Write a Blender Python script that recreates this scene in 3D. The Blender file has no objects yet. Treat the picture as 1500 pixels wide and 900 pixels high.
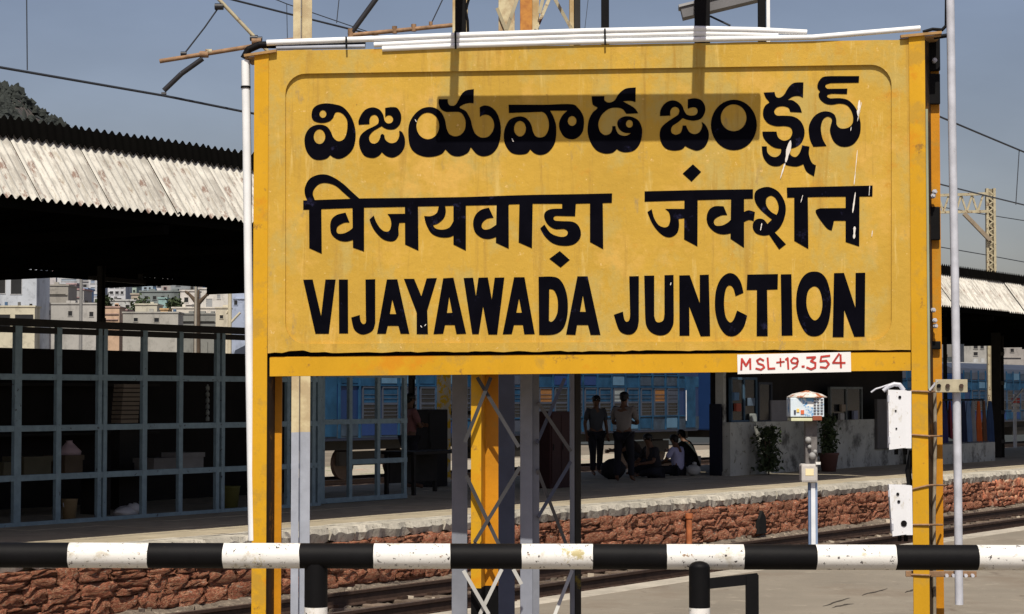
import bpy, bmesh, math, random
from mathutils import Vector, Matrix, noise
from mathutils.geometry import delaunay_2d_cdt

SC = bpy.context.scene
COL = SC.collection
rnd = random.Random(7)

# ------------------------------------------------------------------ camera
EYE = 1.7
F = 3000.0
TP = 130.0 / F
PITCH = math.atan(TP)
cam_d = bpy.data.cameras.new('camera')
cam_d.sensor_width = 36.0
cam_d.lens = F / 1500.0 * 36.0
cam_d.clip_start = 0.1
cam_d.clip_end = 5000
cam = bpy.data.objects.new('camera', cam_d)
COL.objects.link(cam)
cam.location = (0, 0, EYE)
cam.rotation_euler = (math.radians(90) + PITCH, 0, 0)
SC.camera = cam

# ------------------------------------------------------------------ world, sun, exposure
SUN_EL, SUN_AZ = 55.0, 1.0      # light travels towards +Y turned by SUN_AZ
w = bpy.data.worlds.new('World')
SC.world = w
w.use_nodes = True
nt = w.node_tree
for n in list(nt.nodes):
    nt.nodes.remove(n)
wo = nt.nodes.new('ShaderNodeOutputWorld')
bg = nt.nodes.new('ShaderNodeBackground')
sky = nt.nodes.new('ShaderNodeTexSky')
sky.sky_type = 'NISHITA'
sky.sun_disc = False
sky.sun_elevation = math.radians(SUN_EL)
sky.sun_rotation = math.radians(180 + SUN_AZ)
sky.air_density = 1.0
sky.dust_density = 2.0
sky.ozone_density = 2.5
bg.inputs['Strength'].default_value = 0.080
tint = nt.nodes.new('ShaderNodeMix')
tint.data_type = 'RGBA'
tint.blend_type = 'MULTIPLY'
tint.inputs['Factor'].default_value = 1.0
tint.inputs[7].default_value = (1.16, 0.97, 0.93, 1)
nt.links.new(sky.outputs['Color'], tint.inputs[6])
hz = nt.nodes.new('ShaderNodeTexNoise')
hz.inputs['Scale'].default_value = 6.0
hz.inputs['Detail'].default_value = 5
hzc = nt.nodes.new('ShaderNodeTexCoord')
hzm = nt.nodes.new('ShaderNodeMapping')
hzm.inputs['Scale'].default_value = (1, 1, 2.5)
nt.links.new(hzc.outputs['Generated'], hzm.inputs['Vector'])
nt.links.new(hzm.outputs['Vector'], hz.inputs['Vector'])
hr = nt.nodes.new('ShaderNodeMapRange')
hr.inputs['From Min'].default_value = 0.3
hr.inputs['From Max'].default_value = 0.7
hr.inputs['To Min'].default_value = 0.88
hr.inputs['To Max'].default_value = 1.10
nt.links.new(hz.outputs['Fac'], hr.inputs['Value'])
hm = nt.nodes.new('ShaderNodeVectorMath')
hm.operation = 'SCALE'
nt.links.new(tint.outputs[2], hm.inputs[0])
nt.links.new(hr.outputs['Result'], hm.inputs['Scale'])
nt.links.new(hm.outputs['Vector'], bg.inputs['Color'])
nt.links.new(bg.outputs['Background'], wo.inputs['Surface'])
sd = bpy.data.lights.new('sun', 'SUN')
sd.energy = 4.7
sd.angle = math.radians(0.5)
sd.color = (1.0, 0.93, 0.80)
sun = bpy.data.objects.new('sun', sd)
COL.objects.link(sun)
el, az = math.radians(SUN_EL), math.radians(SUN_AZ)
ldir = Vector((math.sin(az) * math.cos(el), math.cos(az) * math.cos(el), -math.sin(el)))
sun.rotation_euler = ldir.to_track_quat('-Z', 'Y').to_euler()
sun.location = (0, -5, 20)
SC.view_settings.view_transform = 'Standard'
SC.view_settings.look = 'None'
SC.view_settings.exposure = 0.06
SC.view_settings.gamma = 1.0

# ------------------------------------------------------------------ projections from photograph pixels to places
SP, CP = math.sin(PITCH), math.cos(PITCH)

def ray(px, py):
    cx = (px - 750.0) / F
    cy = (450.0 - py) / F
    return Vector((cx, CP - cy * SP, SP + cy * CP))

def at(px, py, Y):
    """the point at forward distance Y seen at photograph pixel (px, py)"""
    r = ray(px, py)
    t = Y / r.y
    return Vector((r.x * t, Y, EYE + r.z * t))

DA = math.atan(2040.0 / F)
SD, CD = math.sin(DA), math.cos(DA)

def tr(s, w_, z):
    """railway frame: s along the tracks, w across them (away from us), z up"""
    return Vector((-CD * w_ + SD * s, SD * w_ + CD * s, z))

def atw(px, py, w_):
    """the point on the vertical plane at distance w_ across the tracks seen at a pixel, as (s, w, z)"""
    r = ray(px, py)
    den = -CD * r.x + SD * r.y
    t = w_ / den
    return (SD * r.x * t + CD * r.y * t, w_, EYE + r.z * t)

def PW(px, py, w_):
    return tr(*atw(px, py, w_))

def onz(px, py, z):
    r = ray(px, py)
    t = (z - EYE) / r.z
    return Vector((r.x * t, r.y * t, z))

TRM = Matrix(((SD, -CD, 0, 0), (CD, SD, 0, 0), (0, 0, 1, 0), (0, 0, 0, 1)))

# ------------------------------------------------------------------ mesh helpers
def wloc(o):
    v = Vector((0, 0, 0))
    while o:
        v += Vector(o.location)
        o = o.parent
    return v

class MB:
    def __init__(self, M=None):
        self.v, self.f, self.mi = [], [], []
        self.M = M
        self.cur = 0
        self.smooth = []
    def add(self, vs, fs, smooth=False):
        b = len(self.v)
        for p in vs:
            p = Vector(p)
            self.v.append(self.M @ p if self.M else p)
        for f in fs:
            self.f.append([b + i for i in f])
            self.mi.append(self.cur)
            self.smooth.append(smooth)
        return self
    def box(self, a, b):
        x0, y0, z0 = a
        x1, y1, z1 = b
        return self.add([(x0, y0, z0), (x1, y0, z0), (x1, y1, z0), (x0, y1, z0), (x0, y0, z1), (x1, y0, z1), (x1, y1, z1), (x0, y1, z1)],
                        [(0, 3, 2, 1), (4, 5, 6, 7), (0, 1, 5, 4), (1, 2, 6, 5), (2, 3, 7, 6), (3, 0, 4, 7)])
    def bbox(self, a, b, r=0.01):
        """box with its vertical and horizontal edges chamfered"""
        bm = bmesh.new()
        x0, y0, z0 = a
        x1, y1, z1 = b
        vs = [bm.verts.new(p) for p in [(x0, y0, z0), (x1, y0, z0), (x1, y1, z0), (x0, y1, z0), (x0, y0, z1), (x1, y0, z1), (x1, y1, z1), (x0, y1, z1)]]
        for q in [(0, 3, 2, 1), (4, 5, 6, 7), (0, 1, 5, 4), (1, 2, 6, 5), (2, 3, 7, 6), (3, 0, 4, 7)]:
            bm.faces.new([vs[i] for i in q])
        bmesh.ops.bevel(bm, geom=bm.edges[:], offset=r, segments=2, affect='EDGES', profile=0.6)
        bm.verts.index_update()
        self.add([v.co[:] for v in bm.verts], [[v.index for v in f.verts] for f in bm.faces])
        bm.free()
        return self
    def tube(self, p, q, r, n=10, r2=None, caps=True, hollow=False):
        p, q = Vector(p), Vector(q)
        d = (q - p)
        if d.length < 1e-9:
            return self
        d.normalize()
        a = d.cross(Vector((0, 0, 1)))
        if a.length < 1e-3:
            a = d.cross(Vector((1, 0, 0)))
        a.normalize()
        b = d.cross(a)
        r2 = r if r2 is None else r2
        vs, fs = [], []
        for i in range(n):
            t = 2 * math.pi * i / n
            o = a * math.cos(t) + b * math.sin(t)
            vs.append(p + o * r)
            vs.append(q + o * r2)
        for i in range(n):
            j = (i + 1) % n
            fs.append((2 * i, 2 * j, 2 * j + 1, 2 * i + 1))
        self.add(vs, fs, True)
        if caps:
            self.add(vs[0::2], [list(range(n))[::-1]])
            self.add(vs[1::2], [list(range(n))])
        return self
    def path(self, pts, r, n=8):
        for a, b in zip(pts[:-1], pts[1:]):
            self.tube(a, b, r, n)
        return self
    def bar(self, p, q, wd, th, up=(0, 0, 1)):
        """rectangular bar from p to q"""
        p, q = Vector(p), Vector(q)
        d = (q - p).normalized()
        a = d.cross(Vector(up))
        if a.length < 1e-3:
            a = d.cross(Vector((1, 0, 0)))
        a.normalize()
        b = a.cross(d)
        vs = []
        for e in (p, q):
            for sa, sb in ((-1, -1), (1, -1), (1, 1), (-1, 1)):
                vs.append(e + a * sa * wd / 2 + b * sb * th / 2)
        return self.add(vs, [(0, 1, 2, 3), (4, 7, 6, 5), (0, 4, 5, 1), (1, 5, 6, 2), (2, 6, 7, 3), (3, 7, 4, 0)])
    def ball(self, c, r, n=10, m=7, sq=(1, 1, 1), jit=0):
        vs, fs = [], []
        c = Vector(c)
        for j in range(m + 1):
            th = math.pi * j / m
            for i in range(n):
                ph = 2 * math.pi * i / n
                k = 1 + (rnd.uniform(-jit, jit) if jit else 0)
                vs.append(c + Vector((math.sin(th) * math.cos(ph) * sq[0], math.sin(th) * math.sin(ph) * sq[1], math.cos(th) * sq[2])) * r * k)
        for j in range(m):
            for i in range(n):
                k = (i + 1) % n
                fs.append((j * n + i, (j + 1) * n + i, (j + 1) * n + k, j * n + k))
        return self.add(vs, fs, True)
    def lathe(self, c, prof, n=16):
        vs, fs = [], []
        c = Vector(c)
        for (r, z) in prof:
            for i in range(n):
                t = 2 * math.pi * i / n
                vs.append(c + Vector((r * math.cos(t), r * math.sin(t), z)))
        for j in range(len(prof) - 1):
            for i in range(n):
                k = (i + 1) % n
                fs.append((j * n + i, j * n + k, (j + 1) * n + k, (j + 1) * n + i))
        fs.append(list(range(n))[::-1])
        fs.append([(len(prof) - 1) * n + i for i in range(n)])
        return self.add(vs, fs, True)
    def prism(self, outers, holes, y0, y1=None):
        """polygons in local x,z filled at local y0 (and y1 behind, with walls)"""
        pts, faces = [], []
        for c in outers + holes:
            b = len(pts)
            pts += [Vector((p[0], p[1])) for p in c]
            faces.append(list(range(b, b + len(c))))
        edges = []
        for f in faces:
            edges += [(f[i], f[(i + 1) % len(f)]) for i in range(len(f))]
        vo, eo, fo, *_ = delaunay_2d_cdt(pts, edges, [], 0, 1e-6)
        def inside(p, poly):
            r = False
            j = len(poly) - 1
            for i in range(len(poly)):
                a, b = poly[i], poly[j]
                if (a[1] > p[1]) != (b[1] > p[1]) and p[0] < (b[0] - a[0]) * (p[1] - a[1]) / (b[1] - a[1]) + a[0]:
                    r = not r
                j = i
            return r
        keep = []
        for f in fo:
            c = sum((vo[i] for i in f), Vector((0, 0))) / len(f)
            if any(inside(c, o) for o in outers) and not any(inside(c, h) for h in holes):
                keep.append(f)
        self.add([(p.x, y0, p.y) for p in vo], keep)
        if y1 is not None:
            self.add([(p.x, y1, p.y) for p in vo], [f[::-1] for f in keep])
            for c in outers + holes:
                n = len(c)
                self.add([(p[0], y0, p[1]) for p in c] + [(p[0], y1, p[1]) for p in c], [(i, (i + 1) % n, n + (i + 1) % n, n + i) for i in range(n)])
        return self
    def mesh(self, name, mats, origin=(0, 0, 0)):
        me = bpy.data.meshes.new(name)
        o = Vector(origin)
        me.from_pydata([v - o for v in self.v], [], self.f)
        if not isinstance(mats, (list, tuple)):
            mats = [mats]
        for m in mats:
            me.materials.append(m)
        me.polygons.foreach_set('material_index', self.mi)
        me.polygons.foreach_set('use_smooth', self.smooth)
        me.update()
        return me
    def build(self, name, mats, parent=None, loc=None, **kw):
        if parent is not None:
            org = wloc(parent)
        else:
            org = Vector(loc) if loc is not None else Vector((0, 0, 0))
        o = bpy.data.objects.new(name, self.mesh(name, mats, org))
        COL.objects.link(o)
        if parent is not None:
            o.parent = parent
        else:
            o.location = org
        for k, v in kw.items():
            o[k] = v
        return o

def thing(name, label, cat, loc, group=None):
    o = bpy.data.objects.new(name, None)
    o.empty_display_size = 0.1
    COL.objects.link(o)
    o.location = loc
    o['label'] = label
    o['category'] = cat
    if group:
        o['group'] = group
    return o

def tag(o, label, cat, group=None):
    o['label'] = label
    o['category'] = cat
    if group:
        o['group'] = group
    return o

def piece(name, me, parent, wpos, rz=0.0, scale=None, kind=None):
    o = bpy.data.objects.new(name, me)
    COL.objects.link(o)
    o.parent = parent
    o.location = Vector(wpos) - wloc(parent)
    o.rotation_euler = (0, 0, rz)
    if scale:
        o.scale = scale
    if kind:
        o['kind'] = kind
    return o

# ------------------------------------------------------------------ materials
MATS = {}
def mat(name, col, rough=0.7, var=0.25, scale=6.0, bump=0.0, bscale=30.0, metal=0.0, spots=None, spec=0.3, rand=0.0, stretch=None, col2=None, band=None):
    if name in MATS:
        return MATS[name]
    m = bpy.data.materials.new(name)
    MATS[name] = m
    m.use_nodes = True
    n, l = m.node_tree.nodes, m.node_tree.links
    b = n['Principled BSDF']
    b.inputs['Roughness'].default_value = rough
    b.inputs['Metallic'].default_value = metal
    b.inputs['Specular IOR Level'].default_value = spec
    tc = n.new('ShaderNodeTexCoord')
    mp = n.new('ShaderNodeMapping')
    l.new(tc.outputs['Object'], mp.inputs['Vector'])
    if stretch:
        mp.inputs['Scale'].default_value = stretch
    nz = n.new('ShaderNodeTexNoise')
    nz.inputs['Scale'].default_value = scale
    nz.inputs['Detail'].default_value = 8
    nz.inputs['Roughness'].default_value = 0.62
    l.new(mp.outputs['Vector'], nz.inputs['Vector'])
    ramp = n.new('ShaderNodeValToRGB')
    c2 = col2 or tuple(c * (1 - var) for c in col)
    ramp.color_ramp.elements[0].position = 0.3
    ramp.color_ramp.elements[0].color = (*c2, 1)
    ramp.color_ramp.elements[1].position = 0.7
    ramp.color_ramp.elements[1].color = (*[min(1, c * (1 + var * 0.35)) for c in col], 1)
    l.new(nz.outputs['Fac'], ramp.inputs['Fac'])
    out = ramp.outputs['Color']
    for sp in (spots or []):
        scol, sscale, thr, soft = sp[:4]
        sn = n.new('ShaderNodeTexNoise')
        sn.inputs['Scale'].default_value = sscale
        sn.inputs['Detail'].default_value = 6
        sn.inputs['Roughness'].default_value = 0.7
        mp2 = n.new('ShaderNodeMapping')
        mp2.inputs['Location'].default_value = (sscale * 1.7, 3.1, 5.2)
        if len(sp) > 4:
            mp2.inputs['Scale'].default_value = sp[4]
        l.new(tc.outputs['Object'], mp2.inputs['Vector'])
        l.new(mp2.outputs['Vector'], sn.inputs['Vector'])
        r2 = n.new('ShaderNodeMapRange')
        r2.inputs['From Min'].default_value = thr
        r2.inputs['From Max'].default_value = thr + soft
        l.new(sn.outputs['Fac'], r2.inputs['Value'])
        mx = n.new('ShaderNodeMix')
        mx.data_type = 'RGBA'
        l.new(r2.outputs['Result'], mx.inputs['Factor'])
        l.new(out, mx.inputs[6])
        mx.inputs[7].default_value = (*scol, 1)
        out = mx.outputs[2]
    if band:          # paint that changes at a world height: (z, colour above)
        ge = n.new('ShaderNodeNewGeometry')
        sx = n.new('ShaderNodeSeparateXYZ')
        l.new(ge.outputs['Position'], sx.inputs['Vector'])
        ad = n.new('ShaderNodeMath')
        ad.operation = 'MULTIPLY_ADD'
        l.new(nz.outputs['Fac'], ad.inputs[0])
        ad.inputs[1].default_value = 0.03
        l.new(sx.outputs['Z'], ad.inputs[2])
        gt = n.new('ShaderNodeMath')
        gt.operation = 'GREATER_THAN'
        l.new(ad.outputs[0], gt.inputs[0])
        gt.inputs[1].default_value = band[0]
        mx = n.new('ShaderNodeMix')
        mx.data_type = 'RGBA'
        l.new(gt.outputs[0], mx.inputs['Factor'])
        l.new(out, mx.inputs[6])
        r3 = n.new('ShaderNodeValToRGB')
        r3.color_ramp.elements[0].position = 0.4
        r3.color_ramp.elements[0].color = (*band[2], 1)
        r3.color_ramp.elements[1].position = 0.6
        r3.color_ramp.elements[1].color = (*band[1], 1)
        l.new(nz.outputs['Fac'], r3.inputs['Fac'])
        l.new(r3.outputs['Color'], mx.inputs[7])
        out = mx.outputs[2]
    if rand:
        oi = n.new('ShaderNodeObjectInfo')
        hs = n.new('ShaderNodeHueSaturation')
        mr = n.new('ShaderNodeMapRange')
        mr.inputs['To Min'].default_value = 1 - rand
        mr.inputs['To Max'].default_value = 1 + rand
        l.new(oi.outputs['Random'], mr.inputs['Value'])
        l.new(mr.outputs['Result'], hs.inputs['Value'])
        l.new(out, hs.inputs['Color'])
        out = hs.outputs['Color']
        ad = n.new('ShaderNodeVectorMath')
        ad.operation = 'ADD'
        sc2 = n.new('ShaderNodeVectorMath')
        sc2.operation = 'SCALE'
        cx = n.new('ShaderNodeCombineXYZ')
        l.new(oi.outputs['Random'], cx.inputs['X'])
        l.new(oi.outputs['Random'], cx.inputs['Z'])
        l.new(cx.outputs['Vector'], sc2.inputs[0])
        sc2.inputs['Scale'].default_value = 37.0
        l.new(tc.outputs['Object'], ad.inputs[0])
        l.new(sc2.outputs['Vector'], ad.inputs[1])
        l.new(ad.outputs['Vector'], mp.inputs['Vector'])
    l.new(out, b.inputs['Base Color'])
    if bump:
        bn = n.new('ShaderNodeTexNoise')
        bn.inputs['Scale'].default_value = bscale
        bn.inputs['Detail'].default_value = 8
        bn.inputs['Roughness'].default_value = 0.65
        l.new(mp.outputs['Vector'], bn.inputs['Vector'])
        bp_ = n.new('ShaderNodeBump')
        bp_.inputs['Strength'].default_value = 1.0
        bp_.inputs['Distance'].default_value = bump
        l.new(bn.outputs['Fac'], bp_.inputs['Height'])
        l.new(bp_.outputs['Normal'], b.inputs['Normal'])
    return m

RUSTC = (0.09, 0.03, 0.012)
M_BOARD = mat('board_yellow', (0.54, 0.335, 0.048), 0.65, 0.14, 2.2, 0.004, 14, spec=0.2, spots=[((0.47, 0.34, 0.09), 3.5, 0.50, 0.12, (1, 1, 0.7)), ((0.60, 0.37, 0.08), 2.7, 0.54, 0.12), ((0.52, 0.28, 0.035), 4.5, 0.60, 0.08), ((0.38, 0.26, 0.09), 9, 0.62, 0.08, (1, 1, 0.4)), ((0.42, 0.255, 0.045), 13, 0.56, 0.12, (1, 1, 0.07)), ((0.60, 0.42, 0.12), 17, 0.60, 0.10, (1, 1, 0.10)), ((0.20, 0.10, 0.04), 60, 0.68, 0.03), ((0.66, 0.45, 0.16), 30, 0.64, 0.05)])
M_POST = mat('post_yellow', (0.60, 0.325, 0.014), 0.55, 0.15, 3, 0.003, 20, spec=0.2, spots=[((0.47, 0.27, 0.03), 6, 0.52, 0.1), ((0.58, 0.25, 0.01), 3, 0.55, 0.1), ((0.30, 0.16, 0.03), 9, .62, .06), (RUSTC, 25, 0.72, 0.03)], stretch=(1, 1, 0.3))
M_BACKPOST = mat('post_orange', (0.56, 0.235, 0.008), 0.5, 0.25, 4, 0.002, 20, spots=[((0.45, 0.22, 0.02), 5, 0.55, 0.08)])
M_INK = mat('sign_black', (0.004, 0.004, 0.007), 0.9, 0.3, 8, spec=0.0, spots=[((0.02, 0.02, 0.05), 9, 0.62, 0.1)])
M_CHIP = mat('paint_drip', (0.75, 0.72, 0.68), 0.6, 0.2)
M_TUBE = mat('white_pvc', (0.82, 0.84, 0.86), 0.35, 0.12, 5, spots=[((0.45, 0.40, 0.30), 14, 0.68, 0.05)])
M_SILVER = mat('galvanised_pipe', (0.55, 0.57, 0.64), 0.35, 0.25, 9, metal=0.1, spots=[((0.25, 0.22, 0.2), 30, 0.68, 0.05)])
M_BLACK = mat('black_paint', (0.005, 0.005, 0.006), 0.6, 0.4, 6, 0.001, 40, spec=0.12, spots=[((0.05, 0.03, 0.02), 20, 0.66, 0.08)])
M_WHITEP = mat('white_paint', (0.74, 0.74, 0.72), 0.5, 0.10, 5, 0.0015, 25, spots=[((0.50, 0.47, 0.40), 7, 0.55, 0.10), ((0.42, 0.36, 0.18), 5, 0.62, 0.05), ((0.05, 0.04, 0.04), 42, 0.605, 0.02), ((0.25, 0.15, 0.08), 20, 0.64, 0.03)])
M_GREY = mat('grey_steel', (0.23, 0.245, 0.29), 0.6, 0.25, 4, 0.001, 30, spec=.15, band=(2.4, (0.62, 0.55, 0.36), (0.42, 0.30, 0.15)))
M_MAST = mat('mast_paint', (0.12, 0.14, 0.21), 0.6, 0.25, 5, 0.001, 30, spec=.15, band=(2.4, (0.62, 0.55, 0.36), (0.24, 0.10, 0.04)))
M_DKGREY = mat('dark_grey_steel', (0.12, 0.125, 0.15), 0.6, 0.2, 4)
M_CREAM = mat('cream_steel', (0.42, 0.37, 0.25), 0.6, 0.3, 6, spots=[(RUSTC, 8, 0.56, 0.08)])
M_RUST = mat('rusty_tube', (0.30, 0.18, 0.10), 0.7, 0.5, 12)
M_DARKTUBE = mat('dark_insulator', (0.03, 0.03, 0.035), 0.4, 0.3)
M_WIRE = mat('wire', (0.035, 0.04, 0.05), 0.5, 0.1)
M_CONC = mat('low_platform_concrete', (0.245, 0.215, 0.17), 0.9, 0.22, 0.7, 0.006, 25, spots=[((0.20, 0.165, 0.125), 0.6, 0.52, 0.15), ((0.30, 0.265, 0.21), 3.0, 0.58, 0.1), ((0.16, 0.13, 0.10), 2.2, 0.60, 0.08, (1, .4, 1)), ((0.13, 0.11, 0.09), 18, 0.64, 0.04)])
M_COPING = mat('coping_white', (0.50, 0.47, 0.40), 0.9, 0.35, 5, 0.02, 9, spots=[((0.30, 0.28, 0.24), 7, 0.55, 0.06), ((0.13, 0.12, 0.10), 14, 0.60, 0.04)], rand=0.18)
M_PLAT = mat('platform_slab', (0.40, 0.345, 0.25), 0.9, 0.2, 1.5, 0.004, 18, spots=[((0.26, 0.23, 0.19), 2.2, 0.58, 0.12)])
M_STONE = mat('laterite_stone', (0.43, 0.16, 0.095), 0.95, 0.45, 5, 0.06, 8, spec=0.1, spots=[((0.48, 0.26, 0.16), 6, 0.48, 0.10), ((0.13, 0.06, 0.04), 7, 0.61, 0.06), ((0.44, 0.36, 0.28), 4, 0.58, 0.07)], rand=0.22)
M_MORTAR = mat('dark_mortar', (0.24, 0.11, 0.065), 0.95, 0.4, 6, 0.03, 9)
M_BALLAST = mat('ballast', (0.20, 0.165, 0.13), 0.95, 0.5, 14, 0.05, 16, spots=[((0.42, 0.36, 0.28), 10, 0.58, 0.05), ((0.07, 0.055, 0.045), 12, 0.62, 0.05)])
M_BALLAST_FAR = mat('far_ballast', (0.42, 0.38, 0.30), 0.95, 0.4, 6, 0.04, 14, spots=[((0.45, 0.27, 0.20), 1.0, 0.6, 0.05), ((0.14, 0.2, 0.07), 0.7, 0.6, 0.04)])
M_RAIL = mat('rail_steel', (0.05, 0.03, 0.022), 0.6, 0.4, 10)
M_RAILTOP = mat('rail_head', (0.16, 0.12, 0.10), 0.4, 0.3, 10, metal=0.4)
M_SLEEPER = mat('sleeper', (0.17, 0.13, 0.10), 0.9, 0.4, 6, 0.01, 20, rand=0.25)
M_SHEET = mat('cement_sheet', (0.60, 0.585, 0.53), 0.9, 0.2, 3, 0.004, 30, spec=0.1, spots=[((0.36, 0.345, 0.31), 3.0, 0.47, 0.12, (3.0, 0.8, .6)), ((0.38, 0.35, 0.29), 4, 0.57, 0.08, (2.5, 0.8, .5)), ((0.24, 0.17, 0.14), 5, 0.57, 0.08, (1.6, .8, .8)), ((0.18, 0.17, 0.15), 14, 0.63, 0.04, (1.5, .9, .6))], rand=0.10)
M_ROOF_SHADE = mat('roof_shade_black', (0.005, 0.0048, 0.0045), 0.95, 0.3, 3, spec=0.0)  # near-black puts the shade under the roof into the colour
M_CAGE = mat('cage_blue', (0.21, 0.295, 0.335), 0.55, 0.25, 8, 0.001, 30, spots=[((0.05, 0.05, 0.06), 14, 0.62, 0.05)])
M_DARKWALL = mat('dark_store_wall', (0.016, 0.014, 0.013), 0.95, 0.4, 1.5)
M_KWALL = mat('kiosk_wall', (0.46, 0.47, 0.43), 0.9, 0.3, 1.2, 0.003, 18, spots=[((0.12, 0.12, 0.11), 1.3, 0.52, 0.12), ((0.2, 0.19, 0.15), 6, .6, .06)])
M_WALLGREY = mat('grey_wall', (0.12, 0.12, 0.12), 0.9, 0.3, 2)
M_GLASS = mat('dark_glass', (0.015, 0.018, 0.022), 0.12, 0.3, 2, spec=0.5)
M_BLUE = mat('coach_blue', (0.008, 0.025, 0.085), 0.4, 0.2, 0.8)
M_BLUE2 = mat('coach_light_blue', (0.016, 0.060, 0.125), 0.6, 0.5, 2.0, spec=0.1)
M_COACHG = mat('coach_grey', (0.045, 0.055, 0.08), 0.5, 0.2, 2)
M_DARK = mat('undercarriage', (0.02, 0.018, 0.016), 0.8, 0.4, 3)
M_SKIN = mat('skin', (0.12, 0.06, 0.035), 0.6, 0.15, 8)
M_HAIR = mat('hair', (0.006, 0.005, 0.005), 0.5, 0.3, 20)
M_HILL = mat('hill_scrub', (0.035, 0.042, 0.042), 0.95, 0.4, 0.03, spots=[((0.07, 0.06, 0.055), 0.025, 0.56, 0.06), ((0.03, 0.045, 0.035), 0.06, 0.55, 0.05)])
M_LEAF = mat('leaves', (0.05, 0.075, 0.03), 0.7, 0.4, 6, rand=0.3)
M_TRUNK = mat('bark', (0.09, 0.065, 0.045), 0.9, 0.3, 6)

def flat(name, c, rough=0.7, var=0.2, scale=3, **k):
    return mat(name, c, rough, var, scale, **k)

# ================================================================== SETTING
g = MB()
g.add([(-2500, -400, -0.95), (2500, -400, -0.95), (2500, 3500, -0.95), (-2500, 3500, -0.95)], [(0, 1, 2, 3)])
g.build('ground', mat('ground_earth', (0.20, 0.17, 0.13), 0.95, 0.3, 0.3), kind='structure')

# deck that the photographer stands on
d = MB()
d.box((-14, -6, -0.93), (14, 10.05, 0.05))
d.build('deck', M_CONC, kind='structure')

# low platform behind the board
W_N = 12.35
Z_LOW = -0.5
p = MB(TRM)
p.add([(-12, W_N - 0.35, Z_LOW), (90, W_N - 0.35, Z_LOW), (90, -30, Z_LOW), (-12, -30, Z_LOW)], [(0, 1, 2, 3)])
p.box((-12, W_N - 0.37, -0.93), (90, W_N - 0.06, Z_LOW - 0.02))
p.build('low_platform', M_CONC, kind='structure')
low_edge = MB()
edge_holder = low_edge.build('low_platform_edge', M_COPING, kind='structure')
sl = MB()
sl.bbox((-0.745, 0, -0.10), (0.745, 0.37, 0.0), 0.012)
sl_me = sl.mesh('edge_slab', mat('pale_edge', (0.44, 0.40, 0.33), 0.9, 0.3, 4, 0.01, 12, rand=0.12))
ang = math.atan2(CD, SD)
for i in range(52):
    s = 6 + i * 1.5
    piece('edge_slab', sl_me, edge_holder, tr(s, W_N - 0.36, Z_LOW + 0.006 + rnd.uniform(-.003, .003)), ang)
# cracks in the low platform as real grooves filled with dirt
ck = MB()
for (a, b) in (((1205, 888), (1245, 876)), ((1262, 872), (1300, 862)), ((1325, 868), (1345, 862)), ((1218, 890), (1250, 884))):
    pa, pb = onz(*a, Z_LOW + 0.004), onz(*b, Z_LOW + 0.004)
    n = 9
    L, R = [], []
    for i in range(n):
        t = i / (n - 1)
        q = pa.lerp(pb, t)
        q.y += rnd.uniform(-.035, .035)
        hw = 0.05 * math.sin(math.pi * min(max(t, .05), .95)) * rnd.uniform(.4, 1.3)
        L.append(q + Vector((0, hw, 0)))
        R.append(q - Vector((0, hw, 0)))
    ck.add(L + R, [(i, i + 1, n + i + 1, n + i) for i in range(n - 1)])
ck.build('platform_cracks', mat('crack_dirt', (0.06, 0.05, 0.04), 0.95), kind='structure')

# ballast between the platforms, as a displaced sheet
def terrain(name, s0, s1, w0, w1, ns, nw, zf, m):
    b = MB(TRM)
    vs, fs = [], []
    for i in range(ns + 1):
        for j in range(nw + 1):
            s = s0 + (s1 - s0) * i / ns
            w_ = w0 + (w1 - w0) * j / nw
            vs.append((s, w_, zf(s, w_)))
    for i in range(ns):
        for j in range(nw):
            a = i * (nw + 1) + j
            fs.append((a, a + nw + 1, a + nw + 2, a + 1))
    b.add(vs, fs)
    return b.build(name, m, kind='structure')

W_FAR, W_NEAR = 15.55, 14.15
ZR = -0.65
def bz(s, w_):
    z = -0.85 + 0.035 * noise.noise(Vector((s * 2.2, w_ * 2.2, 0))) + 0.03 * noise.noise(Vector((s * 7, w_ * 7, 3)))
    if w_ > 16.0:
        z += (w_ - 16.0) * 0.25 * (0.6 + 0.8 * abs(noise.noise(Vector((s * 0.5, 0, 9)))))
    if w_ < 13.2:
        z += (13.2 - w_) * 0.10
    return z
terrain('ballast_bed', 8, 66, 12.2, 16.75, 520, 50, bz, M_BALLAST)
# loose stones on the bed
bm_st = MB()
bst = []
for i in range(2600):
    s = 10 + 45 * (i / 2600) ** 0.9 + rnd.uniform(-.3, .3)
    w_ = rnd.uniform(12.6, 16.55)
    if abs(w_ - W_FAR) < .09 or abs(w_ - W_NEAR) < .09:
        continue
    r = rnd.uniform(.02, .05)
    c = tr(s, w_, bz(s, w_) + r * .3)
    bm_st.cur = rnd.choice((0, 0, 1, 2))
    vs = [c + Vector((rnd.uniform(.6, 1) * r * a, rnd.uniform(.6, 1) * r * b_, rnd.uniform(.5, .9) * r * cc)) for a in (-1, 1) for b_ in (-1, 1) for cc in (-1, 1)]
    bm_st.add(vs, [(0, 1, 3, 2), (4, 6, 7, 5), (0, 4, 5, 1), (2, 3, 7, 6), (0, 2, 6, 4), (1, 5, 7, 3)])
bs = bm_st.build('ballast_stones', [M_BALLAST, flat('pale_stone', (0.45, 0.39, 0.31), .9), flat('dark_stone', (0.10, 0.08, 0.07), .9)])
bs['kind'] = 'stuff'
bs['label'] = 'loose grey and pale ballast stones between the rails'

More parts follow.
